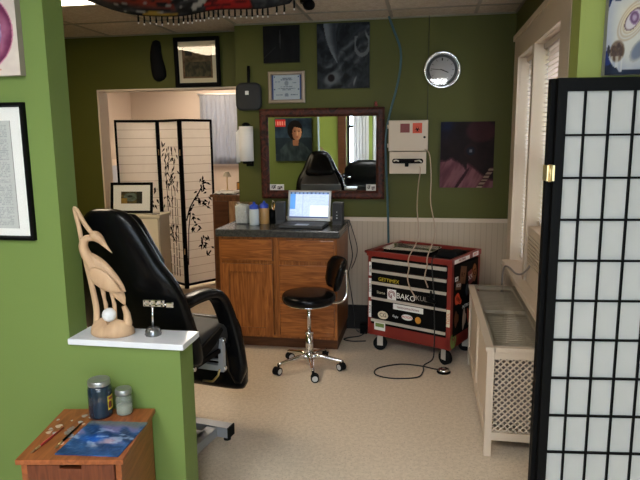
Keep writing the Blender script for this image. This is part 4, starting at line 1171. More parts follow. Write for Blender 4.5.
t = thing('window_unit', 'cream window air unit with a slotted grille below the near blind', 'air conditioner', (.68, 3.43, WZ0))
mb = MB(); mb.box(.612, .74, 3.10, 3.77, WZ0+.005, 1.015, bev=.008); part('case', mb, M['trim'], t)
mb = MB()
for k in range(8): mb.box(.604, .613, 3.14, 3.73, .80+.022*k, .812+.022*k)
part('grille', mb, M['box'], t)
mb = MB(); mb.tube(spline([(.606, 3.62, .80), (.595, 3.66, .76), (.585, 3.78, .71), (.575, 3.95, .678), (.56, 4.12, .677), (.540, 4.2, .668), (.532, 4.24, .60), (.53, 4.24, .40), (.55, 4.25, .25), (.56, 4.28, .02)]), .006, 6)
solo('sill_cable', mb, M['gcable'], 'grey cable lying across the window sill and hanging to the floor', 'cable', (.53, 4.1, .0))
# ------------------------------------------------------------------ reclining client chair behind the half wall
CA = math.radians(-10)
CK = .927   # overall size
t = thing('reclining_chair', 'large black vinyl reclining chair on a grey steel base, behind the half wall', 'chair', (-1.33*CK, 2.80*CK, 0), CA)
_part = part
def part(name, mb, *a, **k):
    mb.bm.transform(Matrix(((CK, 0, 0, 0), (0, CK, 0, 0), (0, 0, CK, 1.55*(1-CK)), (0, 0, 0, 1))))
    return _part(name, mb, *a, **k)
def sup(w, d, n=2.6, N=36):
    P = []
    for k in range(N):
        a = 2*PI*k/N; c, s = math.cos(a), math.sin(a)
        P.append((w*math.copysign(abs(c)**(2/n), c), d*math.copysign(abs(s)**(2/n), s)))
    return P
prof = [(1.252, .03, .012), (1.247, .075, .026), (1.232, .108, .040), (1.20, .136, .05), (1.16, .160, .056), (1.11, .184, .060), (1.06, .206, .063), (1.01, .226, .065), (.965, .256, .066), (.92, .286, .068), (.86, .306, .07), (.78, .316, .07), (.68, .320, .07), (.58, .318, .07), (.50, .306, .065), (.46, .285, .05), (.45, .26, .03)]
def back_y(z): return -.10-.27*(z-.45)/.8-.03*math.sin((z-.45)/.8*PI)
mb = MB(); mb.smooth()
mb.loft([[(x, back_y(z)+y, z) for x, y in sup(w, d)] for z, w, d in prof])
bk = part('backrest', mb, M['vinyl'], t, world=False)
sm = bk.modifiers.new('sub', 'SUBSURF'); sm.levels = 1; sm.render_levels = 1
mb = MB(); mb.smooth()
mb.loft([[(x, back_y(z)+.058+y, z) for x, y in sup(w, .03, 3)] for z, w in ((.99, .15), (.98, .19), (.94, .215), (.86, .246), (.7, .262), (.58, .258), (.52, .24), (.50, .21))])
part('back_cushion', mb, M['greyvinyl'], t, 'charcoal padded front of the backrest', world=False)
mb = MB(); mb.smooth()
mb.loft([[(x, back_y(z)+.075+y, z) for x, y in sup(w, d, 2.6)] for z, w, d in ((1.222, .05, .015), (1.217, .085, .026), (1.195, .108, .036), (1.155, .126, .042), (1.10, .146, .046), (1.045, .170, .048), (1.00, .188, .048), (.965, .180, .042), (.95, .15, .03))])
part('headrest', mb, M['vinyl'], t, world=False)
mb = MB(); mb.smooth()
mb.loft([[(x, .11+y, z) for x, y in sup(w, d, 5, 40)] for z, w, d in ((.435, .205, .225), (.445, .225, .245), (.49, .233, .255), (.53, .231, .252), (.552, .215, .235), (.558, .18, .2))])
part('seat', mb, M['greyvinyl'], t, world=False)  # seat greyed the same way, light painted into the vinyl
mb = MB(); mb.smooth()
mb.loft([[(x, y0+y, z) for x, y in sup(w, d, 4, 40)] for z, w, d, y0 in ((.56, .21, .02, .352), (.55, .24, .035, .354), (.50, .254, .045, .36), (.40, .263, .048, .372), (.25, .273, .048, .388), (.165, .268, .045, .396), (.132, .25, .035, .40), (.12, .21, .02, .402))])
part('leg_rest', mb, M['vinyl'], t, world=False)
for s in (1, -1):
    P = spline([(s*.208, -.16, .757), (s*.198, -.06, .766), (s*.193, .06, .762), (s*.193, .16, .747), (s*.197, .225, .71), (s*.207, .262, .647), (s*.223, .285, .555), (s*.242, .30, .44), (s*.254, .31, .32), (s*.254, .315, .195)], 5)
    mb = MB(); mb.smooth(); R = []
    for i, p in enumerate(P):
        tg = (P[min(i+1, len(P)-1)]-P[max(i-1, 0)]).normalized(); nn = Vector((0, -tg.z, tg.y)).normalized()
        f = i/(len(P)-1); e = min(1, .35+f*9, .35+(1-f)*9); w = (.046+.012*f)*e; d = (.027+.008*f)*e
        R.append([p+Vector((x, 0, 0))+nn*y for x, y in sup(w, d, 3, 20)])
    mb.loft(R); part('armrest', mb, M['vinyl'], t, world=False)
    # painted steel lift frame at each side
    mb = MB()
    mb.box(s*.235-.014, s*.235+.014, .165, .195, .315, .50)
    part('lift_frame', mb, M['steel'], t, world=False)
    mb = MB(); mb.prism([(-.20, .40), (.10, .49), (.19, .545), (.17, .565), (-.02, .52), (-.22, .45)], lambda a, b: (s*.245, a, b), lambda a, b: (s*.229, a, b)); part('side_bracket', mb, M['black'], t, world=False)
    for q in ((.18, .49), (.18, .335), (-.12, .44)):
        mb = MB(); mb.cyl((s*.243, q[0], q[1]), (s*.258, q[0], q[1]), .011, seg=12); part('bolt', mb, M['chrome'], t, world=False)
mb = MB(); mb.box(-.225, .225, .166, .194, .318, .350); mb.box(-.225, .225, .17, .19, .372, .380); part('cross_bar', mb, M['steel'], t, world=False)
mb = MB(); mb.tube([(.235, .15, .335), (.225, .15, .30), (.19, .15, .262), (.13, .15, .258)], .006, 8); part('release_lever', mb, M['brass'], t, 'bare metal lever', world=False)
part = _part
mb = MB(); mb.box(-.22, .22, -.14, .28, .505, .527); mb.cyl((-.03, .10, .07), (-.03, .10, .36), .055); mb.cyl((-.03, .10, .36), (-.03, .10, .51), .035); part('pump_column', mb, M['black'], t, world=False)
BX, BYY = -.045, .235
mb = MB(); mb.box(BX-.26, BX+.26, BYY-.032, BYY+.032, .022, .078, bev=.004)
for s in (1, -1): mb.box(BX+s*.165-.03, BX+s*.165+.03, -.30, BYY-.02, .022, .072, bev=.004)
mb.box(BX-.16, BX+.16, .05, .15, .03, .072)
part('base', mb, M['steel'], t, world=False)
for x, y in ((.245, 0), (-.245, 0), (.165, -.515), (-.165, -.515)):
    x += BX; y += BYY
    mb = MB(); mb.cyl((x-.008*(1 if x > BX else -1), y, 0), (x-.008*(1 if x > BX else -1), y, .023), .019, seg=14)
    if y > .1: mb.box(*((x+.012, x+.018) if x > BX else (x-.018, x-.012)), y-.033, y+.033, .02, .080)
    else: mb.box(x-.031, x+.031, y-.024, y-.018, .02, .074)
    part('foot', mb, M['rubber'], t, world=False)

# ------------------------------------------------------------------ things on the marble ledge
LZ = .808
t = thing('crane_sculpture', 'pale carved wooden crane under a bent reed, standing on the white marble ledge', 'sculpture', (-1.19, 2.06, LZ))
y = 2.06
mb = MB(); mb.smooth(); R = []
for z, w, d in ((.0, .082, .052), (.006, .088, .058), (.024, .086, .056), (.040, .074, .048), (.050, .05, .035), (.054, .02, .015)):
    R.append([(-1.192+w*math.cos(a)*(1+.05*math.sin(3*a+z*40)), y+d*math.sin(a), LZ+z+.012*math.cos(a*2+1)*(z > .02)) for a in [2*PI*i/28 for i in range(28)]])
mb.loft(R); mb.tube([(-1.135, y, LZ+.02), (-1.122, y, LZ+.05), (-1.124, y, LZ+.085), (-1.135, y, LZ+.115)], [.020, .017, .013, .009], 10)
part('base', mb, M['carved'], t)
mb = MB(); mb.tube(spline([(-1.262, y+.012, LZ+.03), (-1.258, y+.012, LZ+.10), (-1.272, y+.012, LZ+.20), (-1.292, y+.012, LZ+.31), (-1.303, y+.010, LZ+.41), (-1.312, y+.004, LZ+.475), (-1.308, y, LZ+.492), (-1.295, y, LZ+.472), (-1.272, y, LZ+.43), (-1.243, y, LZ+.392), (-1.222, y, LZ+.372)], 5), [.0135-.0065*min(1, i/28)+(.003 if 32 < i < 46 else 0) for i in range(51)], 10, .8)
part('reed', mb, M['carved'], t)
mb = MB()
# neck in an S from the body to the head
mb.tube(spline([(-1.222, y-.004, LZ+.372), (-1.248, y-.004, LZ+.378), (-1.272, y-.004, LZ+.372), (-1.283, y-.004, LZ+.348), (-1.276, y-.004, LZ+.318), (-1.258, y-.004, LZ+.288), (-1.235, y-.004, LZ+.255)], 5), [.0095+.0005*i for i in range(31)], 12)
# head and long bill
mb.tube(spline([(-1.250, y-.004, LZ+.392), (-1.232, y-.005, LZ+.388), (-1.212, y-.006, LZ+.374), (-1.198, y-.006, LZ+.358), (-1.180, y-.006, LZ+.338), (-1.165, y-.006, LZ+.322)], 4), [.007, .012, .015, .0175, .019, .019, .0185, .018, .0165, .015, .013, .012, .0105, .009, .0075, .0062, .005, .004, .003, .002, .0012], 12)
# body with wing and tail
mb.tube(spline([(-1.278, y, LZ+.325), (-1.262, y, LZ+.300), (-1.235, y, LZ+.272), (-1.200, y, LZ+.242), (-1.168, y, LZ+.215), (-1.142, y, LZ+.190), (-1.124, y, LZ+.172)], 5), [.64*q for q in (.012, .018, .024, .029, .034, .038, .042, .046, .049, .0515, .053, .054, .0545, .0535, .052, .050, .048, .0455, .043, .040, .037, .034, .031, .028, .025, .022, .019, .015, .011, .007, .003)], 16, .62)
mb.tube(spline([(-1.185, y+.004, LZ+.205), (-1.165, y+.004, LZ+.175), (-1.146, y+.004, LZ+.148), (-1.132, y+.004, LZ+.118)], 4), [.03, .03, .029, .028, .027, .026, .024, .022, .019, .016, .012, .008, .003], 12, .5)
part('bird', mb, M['carved'], t)
mb = MB(); mb.tube(spline([(-1.248, y-.03, LZ+.262), (-1.215, y-.036, LZ+.238), (-1.180, y-.036, LZ+.212), (-1.150, y-.03, LZ+.190), (-1.130, y-.02, LZ+.176)], 5), [.008, .016, .022, .026, .029, .034, .034, .0335, .033, .032, .031, .030, .028, .025, .022, .018, .014, .010, .007, .005, .003], 14, .28)
part('wing', mb, M['carved'], t)
for x0, x1, x2 in ((-1.222, -1.212, -1.199), (-1.19, -1.176, -1.166)):
    mb = MB(); mb.tube([(x0, y, LZ+.215), (x1, y-.003, LZ+.14), (x1+.004, y-.003, LZ+.12), (x2, y-.012, LZ+.035)], [.012, .0065, .008, .0055], 10); part('leg', mb, M['carved'], t)
mb = MB(); mb.lathe([(.0266*math.sin(PI*k/14), -.0266*math.cos(PI*k/14)) for k in range(15)], (-1.187, y-.020, LZ+.084), 24); part('ball', mb, M['egg'], t, 'whitish stone ball')

t = thing('card_holder', 'small chrome clip stand with a crystal base on the marble ledge', 'clip stand', (-1.03, 2.075, LZ))
cx, cy = -1.028, 2.075
mb = MB(); mb.lathe([(0, 0), (.031, 0), (.033, .004), (.030, .010), (.031, .016), (.024, .028), (.012, .032), (0, .033)], (cx, cy, LZ), 9); part('base', mb, mat('glitter_crystal', (.20, .20, .20), .18, .7, .6, 160), t, 'faceted crystal base')
mb = MB(); mb.tube([(cx, cy, LZ+.03), (cx+.001, cy, LZ+.07), (cx+.003, cy, LZ+.118)], .0035, 8); part('stem', mb, M['chrome'], t)
mb = MB()
for z0, z1 in ((.114, .122), (.130, .138)): mb.box(cx-.030, cx+.05, cy-.004, cy+.002, LZ+z0, LZ+z1, bev=.001)
for x in (-.028, -.005, .02, .043): mb.box(cx+x-.004, cx+x+.004, cy-.004, cy+.002, LZ+.114, LZ+.138)
mb.box(cx-.03, cx+.05, cy+.002, cy+.004, LZ+.113, LZ+.139)
part('clip_bar', mb, M['chrome'], t)
mb = MB(); mb.tube([(cx+.05, cy, LZ+.124), (cx+.06, cy, LZ+.122)], .004, 8); mb.box(cx+.06, cx+.088, cy-.006, cy+.006, LZ+.112, LZ+.132, bev=.003); part('clip', mb, M['chrome'], t)

# ------------------------------------------------------------------ nightstand with painting things
NA = math.radians(9.5); NX, NY, NZ = -1.134, 1.776, .55
t = thing('nightstand', 'paint spattered cherry wood nightstand with a drawer, in front of the green half wall', 'nightstand', (NX, NY, 0), NA)
w, d = .173, .184
mb = MB(); mb.box(-w, w, -d, d, NZ-.018, NZ, bev=.003)
part('top', mb, M['stand'], t, world=False)
mb = MB(); nb = 0
for k in range(26):
    x, yy = random.uniform(-w+.01, -.02), random.uniform(-.09, d-.06); r = random.uniform(.003, .011)
    if math.hypot(x+.02, yy-.06) > .15: continue
    mb.mat(k % 3).prism([(x+r*(1+.35*math.sin(3*a+k))*math.cos(a), yy+1.3*r*math.sin(a)) for a in [2*PI*i/12 for i in range(12)]], lambda a, b: (a, b, NZ-.0002), lambda a, b: (a, b, NZ+.0006))
part('paint_spots', mb, [M['gcable'], M['steel'], M['cord']], t, 'dried grey paint spots', world=False, kind='stuff')
mb = MB()
mb.box(-w+.012, -w+.03, -d+.014, d-.01, 0, NZ-.018); mb.box(w-.03, w-.012, -d+.014, d-.01, 0, NZ-.018); mb.box(-w+.03, w-.03, d-.024, d-.010, .03, NZ-.018); mb.box(-w+.03, w-.03, -d+.02, d-.02, .06, .078); mb.box(-w+.03, w-.03, -d+.02, d-.02, .35, .362)
part('case', mb, M['stand'], t, world=False)
mb = MB(); mb.box(-w+.033, -.035, -d+.008, -d+.026, .365, NZ-.022, bev=.002); mb.box(.035, w-.033, -d+.008, -d+.026, .365, NZ-.022, bev=.002); mb.box(-.036, .036, -d+.008, -d+.026, .365, NZ-.036)
mb.box(-w+.036, w-.036, -d+.026, d-.03, .37, .38)
part('drawer', mb, M['standd'], t, 'darker drawer front with a scooped grip', world=False)
mb = MB(); mb.box(-w+.033, w-.033, -d+.010, -d+.026, .085, .345, bev=.003); dd = part('door', mb, M['standd'], t, world=False)
mb = MB(); mb.lathe([(0, 0), (.008, 0), (.007, .01), (.014, .018), (.012, .026), (0, .029)], (.10, -d+.010, .24), 14, Matrix.Rotation(PI/2, 4, 'X')); part('knob', mb, M['stand'], dd, world=False)
# palette sheet
PM = (-1.066, 1.742, NZ)
mb = MB(); lay = mb.bm.verts.layers.float_color.new('Col'); G = []
n = 60
for top in (1, 0):
    g = []
    for j in range(n+1):
        r = []
        for i in range(n+1):
            u, v = i/n, j/n; x, yy = (u-.5)*.212+(v-.5)*.010, (v-.5)*.232
            p = mb.vert((x, yy, .0012*top+(.0025+.0012*fb(u*8, v*8, 5))*top)); p[lay] = (*s2l([max(0, min(255, q))/255 for q in art_palette(u, v)]), 1); r.append(p)
        g.append(r)
    G.append(g)
for j in range(n):
    for i in range(n): mb.face([G[0][j][i], G[0][j][i+1], G[0][j+1][i+1], G[0][j+1][i]])
B = [[q[0], q[-1]] for q in G[1]]
def rim(g): return g[0]+[r[-1] for r in g[1:]]+g[-1][::-1][1:]+[r[0] for r in g[::-1][1:-1]]
ra, rb = rim(G[0]), rim(G[1])
for i in range(len(ra)): mb.face([ra[i], ra[(i+1) % len(ra)], rb[(i+1) % len(ra)], rb[i]])
mb.face(rb)
loose = [v for v in mb.bm.verts if not v.link_faces]
for v in loose: mb.bm.verts.remove(v)
solo('palette_sheet', mb, mat('tmp', (1, 1, 1)) and paint_mat('wet_oil_paint', .35, .2), 'sheet smeared with blue and violet oil paint, lying on the nightstand', 'palette', PM, math.radians(5), world=False)
# jars
t = thing('paint_jar', 'large glass jar of dark blue paint water with a steel lid, on the nightstand', 'jar', (-1.164, 1.898, NZ))
mb = MB(); mb.lathe([(0, 0), (.036, 0), (.0415, .005), (.0425, .014), (.0425, .108), (.039, .118), (.035, .122), (0, .122)], (-1.164, 1.898, NZ), 32); part('jar', mb, M['paintdark'], t)
mb = MB(); mb.lathe([(.0, .1225), (.0395, .1225), (.0398, .126), (.0395, .139), (.038, .142), (.034, .1428), (.032, .1415), (0, .1415)], (-1.164, 1.898, NZ), 32); part('lid', mb, M['lid'], t)
mb = MB()
def arc(a0, a1, z0, z1, r, mi):
    mb.mat(mi); N = 8
    for k in range(N):
        p = [(-1.164+r*math.cos(a0+(a1-a0)*q/N), 1.898+r*math.sin(a0+(a1-a0)*q/N)) for q in (k, k+1)]
        mb.quad((*p[0], NZ+z0), (*p[1], NZ+z0), (*p[1], NZ+z1), (*p[0], NZ+z1))
arc(-.40, .42, .032, .085, .0429, 0); arc(-.33, .34, .070, .080, .0431, 1); arc(-.33, .05, .040, .062, .0431, 2); arc(-.27, -.1, .038, .066, .0433, 1)
part('label', mb, [M['yellow'], M['sdred'], M['ink']], t, 'yellow paper label')
t = thing('glass_jar', 'small clear glass jar with a steel lid beside the dark blue jar', 'jar', (-1.088, 1.930, NZ))
c3 = (-1.088, 1.930, NZ)
mb = MB(); mb.lathe([(0, 0), (.026, 0), (.0295, .004), (.030, .012), (.030, .062), (.026, .072), (.025, .078)], c3, 28); part('jar', mb, M['cloudy'], t)
mb = MB(); mb.lathe([(0, .003), (.027, .003), (.028, .010), (.028, .034), (0, .034)], c3, 24); part('water', mb, mat('grey_green_water', (.26, .28, .22), .3), t, 'murky grey water')
mb = MB(); mb.lathe([(0, .0782), (.0295, .0782), (.0300, .081), (.0296, .095), (.028, .098), (.024, .0985), (.022, .097), (0, .097)], c3, 28); part('lid', mb, M['lid'], t)
# brushes
def brush(a, b, m, label):
    a, b = Vector((*a, NZ+.0048)), Vector((*b, NZ+.0048)); dr = b-a; P = lambda f: tuple(a+dr*f)
    t = thing('paint_brush', label, 'paint brush', P(.5))
    mb = MB(); mb.tube([P(.27), P(.4), P(.6), P(1)], [.003, .0042, .0036, .0018], 8); part('handle', mb, m, t)
    mb = MB(); mb.tube([P(.13), P(.28)], [.0034, .003], 8); part('ferrule', mb, M['brass'], t)
    mb = MB(); mb.tube([P(0), P(.05), P(.14)], [.0006, .003, .0034], 8); part('bristles', mb, M['bristle'], t)
brush((-1.245, 1.605), (-1.243, 1.785), M['brush_red'], 'paint brush with a red handle, left one on the nightstand')
brush((-1.185, 1.645), (-1.198, 1.82), M['black'], 'paint brush with a dark handle beside the blue palette sheet')

# ------------------------------------------------------------------ pictures on the front partition
wall_canvas('cell_painting', -1.73, -1.420, 1.780, 2.085, PY0-.001, art_cell, 'pink and purple oval painting on pale ground, upper left wall above the framed document', d=.03, edge=(150, 140, 130), nx=100, ny=110)
framed('framed_document', -1.87, -1.434, 1.184, 1.688, PY0-.001, .016, .022, M['black'], art_document, 'black framed grey newsprint page with a white border, on the left green wall', border=(.05, .05, .03, .05), bmat=M['paperw'], nx=90, ny=186)
wall_canvas('skull_painting', .514, .764, 1.727, 2.147, PY0-.001, lambda u, v: tuple(x*.86 for x in art_skull(min(1, u*.25/.088*.56), min(1, v*.42/.205*.79))), 'painting of a pale skull with a violet eye, above the shoji screen', d=.035, edge=(140, 140, 140), nx=130, ny=130)
# portrait on the far side of the partition (seen in the mirror)
mb = canvas_mb(.46, .52, lambda u, v: tuple(x*1.15 for x in art_portrait(1-u, v)), 80, 90, .025, (20, 24, 30), y0=-.025)
solo('portrait_painting', mb, M['paint'], 'dark portrait painting of a black haired person in a dark jacket, seen in the mirror', 'painting', (-1.635, PY1+.001, 1.40), PI, world=False)

# ------------------------------------------------------------------ shoji screen at the right
t = thing('shoji_screen', 'black framed shoji screen with white paper squares, near the camera on the right', 'room divider', (.348, 1.785, 0), math.radians(6))
def shoji_panel(w, MX, front):
    HZ = 1.706
    mb = MB()
    def bxs(x0, x1, z0, z1, y0=-.010, y1=.010): mb.box(x0, x1, y0, y1, z0, z1, MX)
    bxs(0, .026, 0, HZ); bxs(w-.034, w, 0, HZ); bxs(.026, w-.034, HZ-.036, HZ); bxs(.026, w-.034, .06, .145)
    p = part('panel_frame', mb, M['black'], t, world=False)
    mb = MB()
    cw = (w-.068)/6
    for k in range(6): bxs(.0755+.0658*k-.003, .0755+.0658*k+.003, .14, HZ-.03, -.008, -.001)
    z = HZ-.036
    for k in range(1, 13): bxs(.022, w-.03, z-.1184*k-.003, z-.1184*k+.003, -.0085, -.0015)
    part('lattice', mb, M['black'], p, world=False)
    mb = MB(); mb.box(.022, w-.03, 0, .0012, .14, HZ-.03, MX); part('paper', mb, M['shoji'], p, 'white translucent paper', world=False)
shoji_panel(.455, Matrix.Identity(4), True)
shoji_panel(.455, Matrix.Translation((-.014, .0225, 0)) @ Matrix.Rotation(math.radians(5), 4, 'Z'), False)
for z in (1.447, .22):
    mb = MB(); mb.box(-.016, .002, -.0115, -.0100, z-.022, z+.022); mb.cyl((-.010, -.0135, z-.024), (-.010, -.0135, z+.024), .005, seg=10); mb.box(-.019, -.016, -.012, .03, z-.022, z+.022)
    for q in (-.017, .017): mb.cyl((-.003, -.0115, z+q), (-.003, -.0130, z+q), .003, seg=8)
    part('hinge', mb, M['brass'], t, 'brass hinge', world=False)

# ------------------------------------------------------------------ by the doorway
t = thing('cream_cabinet', 'cream painted cabinet in front of the doorway, behind the reclining chair', 'cabinet', (-2.48, 4.83, 0))
mb = MB(); mb.box(-2.85, -2.235, 4.74, 4.94, .03, .90); part('body', mb, M['cream'], t)
mb = MB(); mb.box(-2.862, -2.218, 4.718, 4.955, .90, .922, bev=.004); part('top', mb, M['cream'], t)
for a, b in ((-2.845, -2.546), (-2.541, -2.24)):
    mb = MB(); mb.box(a, b, 4.722, 4.739, .07, .89, bev=.004); dr_ = part('door', mb, M['cream'], t)
    mb = MB(); mb.cyl(((-2.58 if a < -2.6 else -2.50), 4.722, .6), ((-2.58 if a < -2.6 else -2.50), 4.702, .6), .012, seg=12); part('knob', mb, M['brass'], dr_)
mb = MB(); mb.box(-2.84, -2.245, 4.75, 4.93, 0, .03); part('plinth', mb, M['cream'], t)
FT = .16
fr_ = framed('framed_picture', -2.69, -2.318, .922+.004, 1.190, 4.805, .022, .02, M['black'], art_small_green, 'black framed small green picture with wide white mat, leaning on the cream cabinet', border=(.072, .072, .062, .058), bmat=M['paperw'], tilt=-FT, rz=.08)
mb = MB(); mb.box(-.02, .02, .002, .008, -.12, .05, Matrix.Translation((0, .0, 0)) @ Matrix.Rotation(.42, 4, 'X') @ Matrix.Translation((0, 0, -.03)))
part('easel_back', mb, M['black'], fr_, world=False)
mb = MB(); mb.tube([(-2.30, 4.78, .929), (-2.27, 4.76, .931), (-2.245, 4.78, .929)], .006, 6); mb.box(-2.30, -2.26, 4.735, 4.765, .922, .934, bev=.003)
solo('cable_bundle', mb, M['gcable'], 'small grey bundle of cable on the right end of the cream cabinet top', 'cable', (-2.27, 4.76, .922))

# ------------------------------------------------------------------ back room
t = thing('bamboo_screen', 'three panel folding screen with black frame and painted bamboo, beyond the doorway', 'folding screen', (-2.7, 5.95, 0))
pts = [(-3.20, 5.85), (-2.795, 6.02), (-2.465, 5.80), (-2.235, 6.11)]
HS = 1.755
rnd = random.Random(5)
def leaf(mb, f, x, z, a, L, w):
    c, s = math.cos(a), math.sin(a)
    P = [(0, 0), (L*.35, w), (L, 0), (L*.35, -w)]
    mb.prism([(x+p*c-q*s, z+p*s+q*c) for p, q in P], lambda u, v: f(u, v, -.0022), lambda u, v: f(u, v, -.0012))
def stem(mb, f, P, w):
    for (xa, za), (xb, zb) in zip(P, P[1:]):
        l = math.hypot(xb-xa, zb-za); nx, nz = -(zb-za)/l*w, (xb-xa)/l*w
        mb.prism([(xa+nx, za+nz), (xa-nx, za-nz), (xb-nx*.9, zb-nz*.9), (xb+nx*.9, zb+nz*.9)], lambda u, v: f(u, v, -.0022), lambda u, v: f(u, v, -.0012))
for k in range(3):
    a, b = Vector((*pts[k], 0)), Vector((*pts[k+1], 0)); L = (b-a).length-.006; ux = (b-a).normalized(); n_ = Vector((ux.y, -ux.x, 0))
    MX = Matrix(((ux.x, -n_.x, 0, a.x+ux.x*.003), (ux.y, -n_.y, 0, a.y+ux.y*.003), (0, 0, 1, 0), (0, 0, 0, 1)))
    mb = MB()
    for q in ((0, .022, 0, HS), (L-.022, L, 0, HS), (.022, L-.022, HS-.024, HS), (.022, L-.022, .03, .055)): mb.box(q[0], q[1], -.009, .009, q[2], q[3], MX)
    p = part('panel_frame', mb, M['black'], t)
    mb = MB(); mb.box(.02, L-.02, -.0010, .0002, .05, HS-.02, MX); part('paper', mb, M['screenpaper'], p, 'pale translucent paper')
    mb = MB()
    for i in range(1, 19): mb.box(.021, L-.021, -.002, -.0011, .05+i*.089, .054+i*.089, MX)
    part('paper_ribs', mb, M['ropegrey'], p)
    f = lambda u, v, o: MX @ Vector((u, o-.0008, v))
    mb = MB()
    if k == 0:
        for i in range(16): leaf(mb, f, L-.09+rnd.uniform(-.02, .05), rnd.choice((1.02, .90, .76, .72))+rnd.uniform(-.05, .05), rnd.uniform(2.2, 5.2), .06, .011)
    if k == 1:
        for x, dx, top in ((.13, -.02, 1.35), (.185, .02, 1.2), (.235, .03, 1.08), (.285, .01, .95)):
            for i in range(9):
                z0 = .12+(top-.12)*i/9; z1 = .12+(top-.12)*(i+1)/9-.012; stem(mb, f, [(x+dx*i/9, z0), (x+dx*(i+1)/9, z1)], .007-.003*i/9)
        for i in range(95):
            x, z = rnd.gauss(.18, .075), rnd.choice((1.45, 1.38, 1.28, 1.15, 1.02, .9, .6))+rnd.uniform(-.09, .09)
            if .05 < x < L-.06: leaf(mb, f, x, z, rnd.uniform(3.6, 5.6), rnd.uniform(.05, .085), .010)
    if k == 2:
        stem(mb, f, [(.03, .72), (.07, .84), (.13, .93), (.19, 1.0), (.23, 1.06)], .0075); stem(mb, f, [(.03, .25), (.05, .62), (.08, .80)], .006); stem(mb, f, [(.13, .93), (.22, .91), (.28, .90)], .004)
        for cx_, cz_, nn in ((.25, 1.10, 14), (.16, .96, 8), (.28, .90, 8), (.10, .80, 9), (.13, .66, 7), (.22, .48, 13), (.28, .42, 6)):
            for i in range(nn):
                x, z = cx_+rnd.gauss(0, .025), cz_+rnd.gauss(0, .04)
                if .035 < x < L-.06: leaf(mb, f, x, z, rnd.uniform(3.4, 5.9), rnd.uniform(.045, .075), .011)
    part('bamboo_painting', mb, M['black'], p, 'black brush-painted bamboo leaves', kind='stuff')
for k in (1, 2):
    for z in (1.42, .4):
        mb = MB(); mb.cyl((pts[k][0], pts[k][1]-.011, z-.03), (pts[k][0], pts[k][1]-.011, z+.03), .006, seg=8); part('hinge', mb, M['brass'], t)

t = thing('sideboard', 'tall brown wooden sideboard in the back room, seen between folding screen and counter', 'sideboard', (-1.80, 5.75, 0))
mb = MB(); mb.box(-2.04, -1.56, 5.52, 5.98, .06, 1.0); part('body', mb, M['walnut'], t)
mb = MB(); mb.box(-2.06, -1.54, 5.50, 6.0, 1.0, 1.022, bev=.003); part('top', mb, M['walnut'], t)
for a, b in ((-2.02, -1.88), (-1.87, -1.73), (-1.72, -1.58)):
    mb = MB(); mb.box(a, b, 5.503, 5.521, .10, .96, bev=.004); part('door', mb, M['oakd'] if a < -1.9 else M['walnut2'] if a < -1.8 else M['walnut'], t)
mb = MB(); mb.box(-2.02, -1.58, 5.54, 5.96, 0, .06); part('plinth', mb, M['oakd'], t)
mb = MB(); mb.smooth()
R = []
for j in range(12):
    R.append([(-2.03+.02*i, 5.52+.025*j, 1.025+.02*abs(fb(i*.35, j*.4, 9))+(.012 if 0 < i < 11 and 0 < j < 11 else 0)) for i in range(12)])
mb.loft(R, cap=False, closed=False)
o = solo('folded_cloth', mb, M['towel'], 'crumpled white cloth on the brown sideboard', 'cloth', (-1.92, 5.65, 1.022)); sm = o.modifiers.new('solid', 'SOLIDIFY'); sm.thickness = .003; sm.offset = 1
t = thing('wooden_clock', 'small dark wooden box on the sideboard top', 'box', (-1.86, 5.88, 1.022))
mb = MB(); mb.box(-1.90, -1.82, 5.85, 5.92, 1.022, 1.12, bev=.004); part('case', mb, M['oakd'], t)
mb = MB(); mb.box(-1.89, -1.83, 5.846, 5.851, 1.05, 1.11); part('front_panel', mb, M['pencil'], t, 'orange brown front')
t = thing('table_lamp', 'thin little lamp at the left end of the sideboard', 'lamp', (-2.015, 5.9, 1.022))
mb = MB(); mb.lathe([(0, 0), (.035, 0), (.03, .012), (.006, .018), (.005, .16), (0, .16)], (-2.015, 5.9, 1.022), 14); part('stand', mb, M['brass'], t)
mb = MB(); mb.lathe([(.045, .15), (.02, .20), (0, .20)], (-2.015, 5.9, 1.022), 14); part('lamp_shade', mb, M['mat_board'], t)
t = thing('wall_phone', 'white wall phone with a dark handset on the back room wall, beyond the counter', 'phone', (-2.50, 7.99, 1.1))
mb = MB(); mb.box(-2.42, -2.30, 7.96, 7.999, .98, 1.22, bev=.006); part('case', mb, M['white'], t)
mb = MB(); mb.box(-2.39, -2.33, 7.93, 7.962, 1.10, 1.21, bev=.008); part('handset', mb, M['black'], t)
# sheer curtain on the back room window
def curtain(name, x0, x1, y, z0, z1, n, label, m, amp=.02, sgn=-1):
    t = thing(name, label, 'curtain', ((x0+x1)/2, y, z1), 0, 'white window curtains' if name == 'window_curtain' else None)
    mb = MB(); mb.smooth(); R = []
    for j in range(9):
        R.append([(x0+(x1-x0)*i/(n*8), y+amp*math.sin(i/8*2*PI)*(.7+.3*math.sin(i*.3)), z0+(z1-z0)*j/8) for i in range(n*8+1)])
    mb.loft(R, cap=False, closed=False); o = part('cloth', mb, m, t); s_ = o.modifiers.new('solid', 'SOLIDIFY'); s_.thickness = .0015
    mb = MB(); mb.cyl((x0-.03, y, z1+.012), (x1+.03, y, z1+.012), .009, seg=10)
    for x in (x0-.015, x1+.015): mb.box(x-.006, x+.006, min(y, y+sgn*-.08), max(y, y+sgn*-.08), z1+.005, z1+.02)
    part('rod', mb, M['white'], t)
curtain('sheer_curtain', -3.06, -2.47, 7.93, 1.215, 2.14, 9, 'sheer white curtain over the bright window of the back room', M['sheer'], .012)

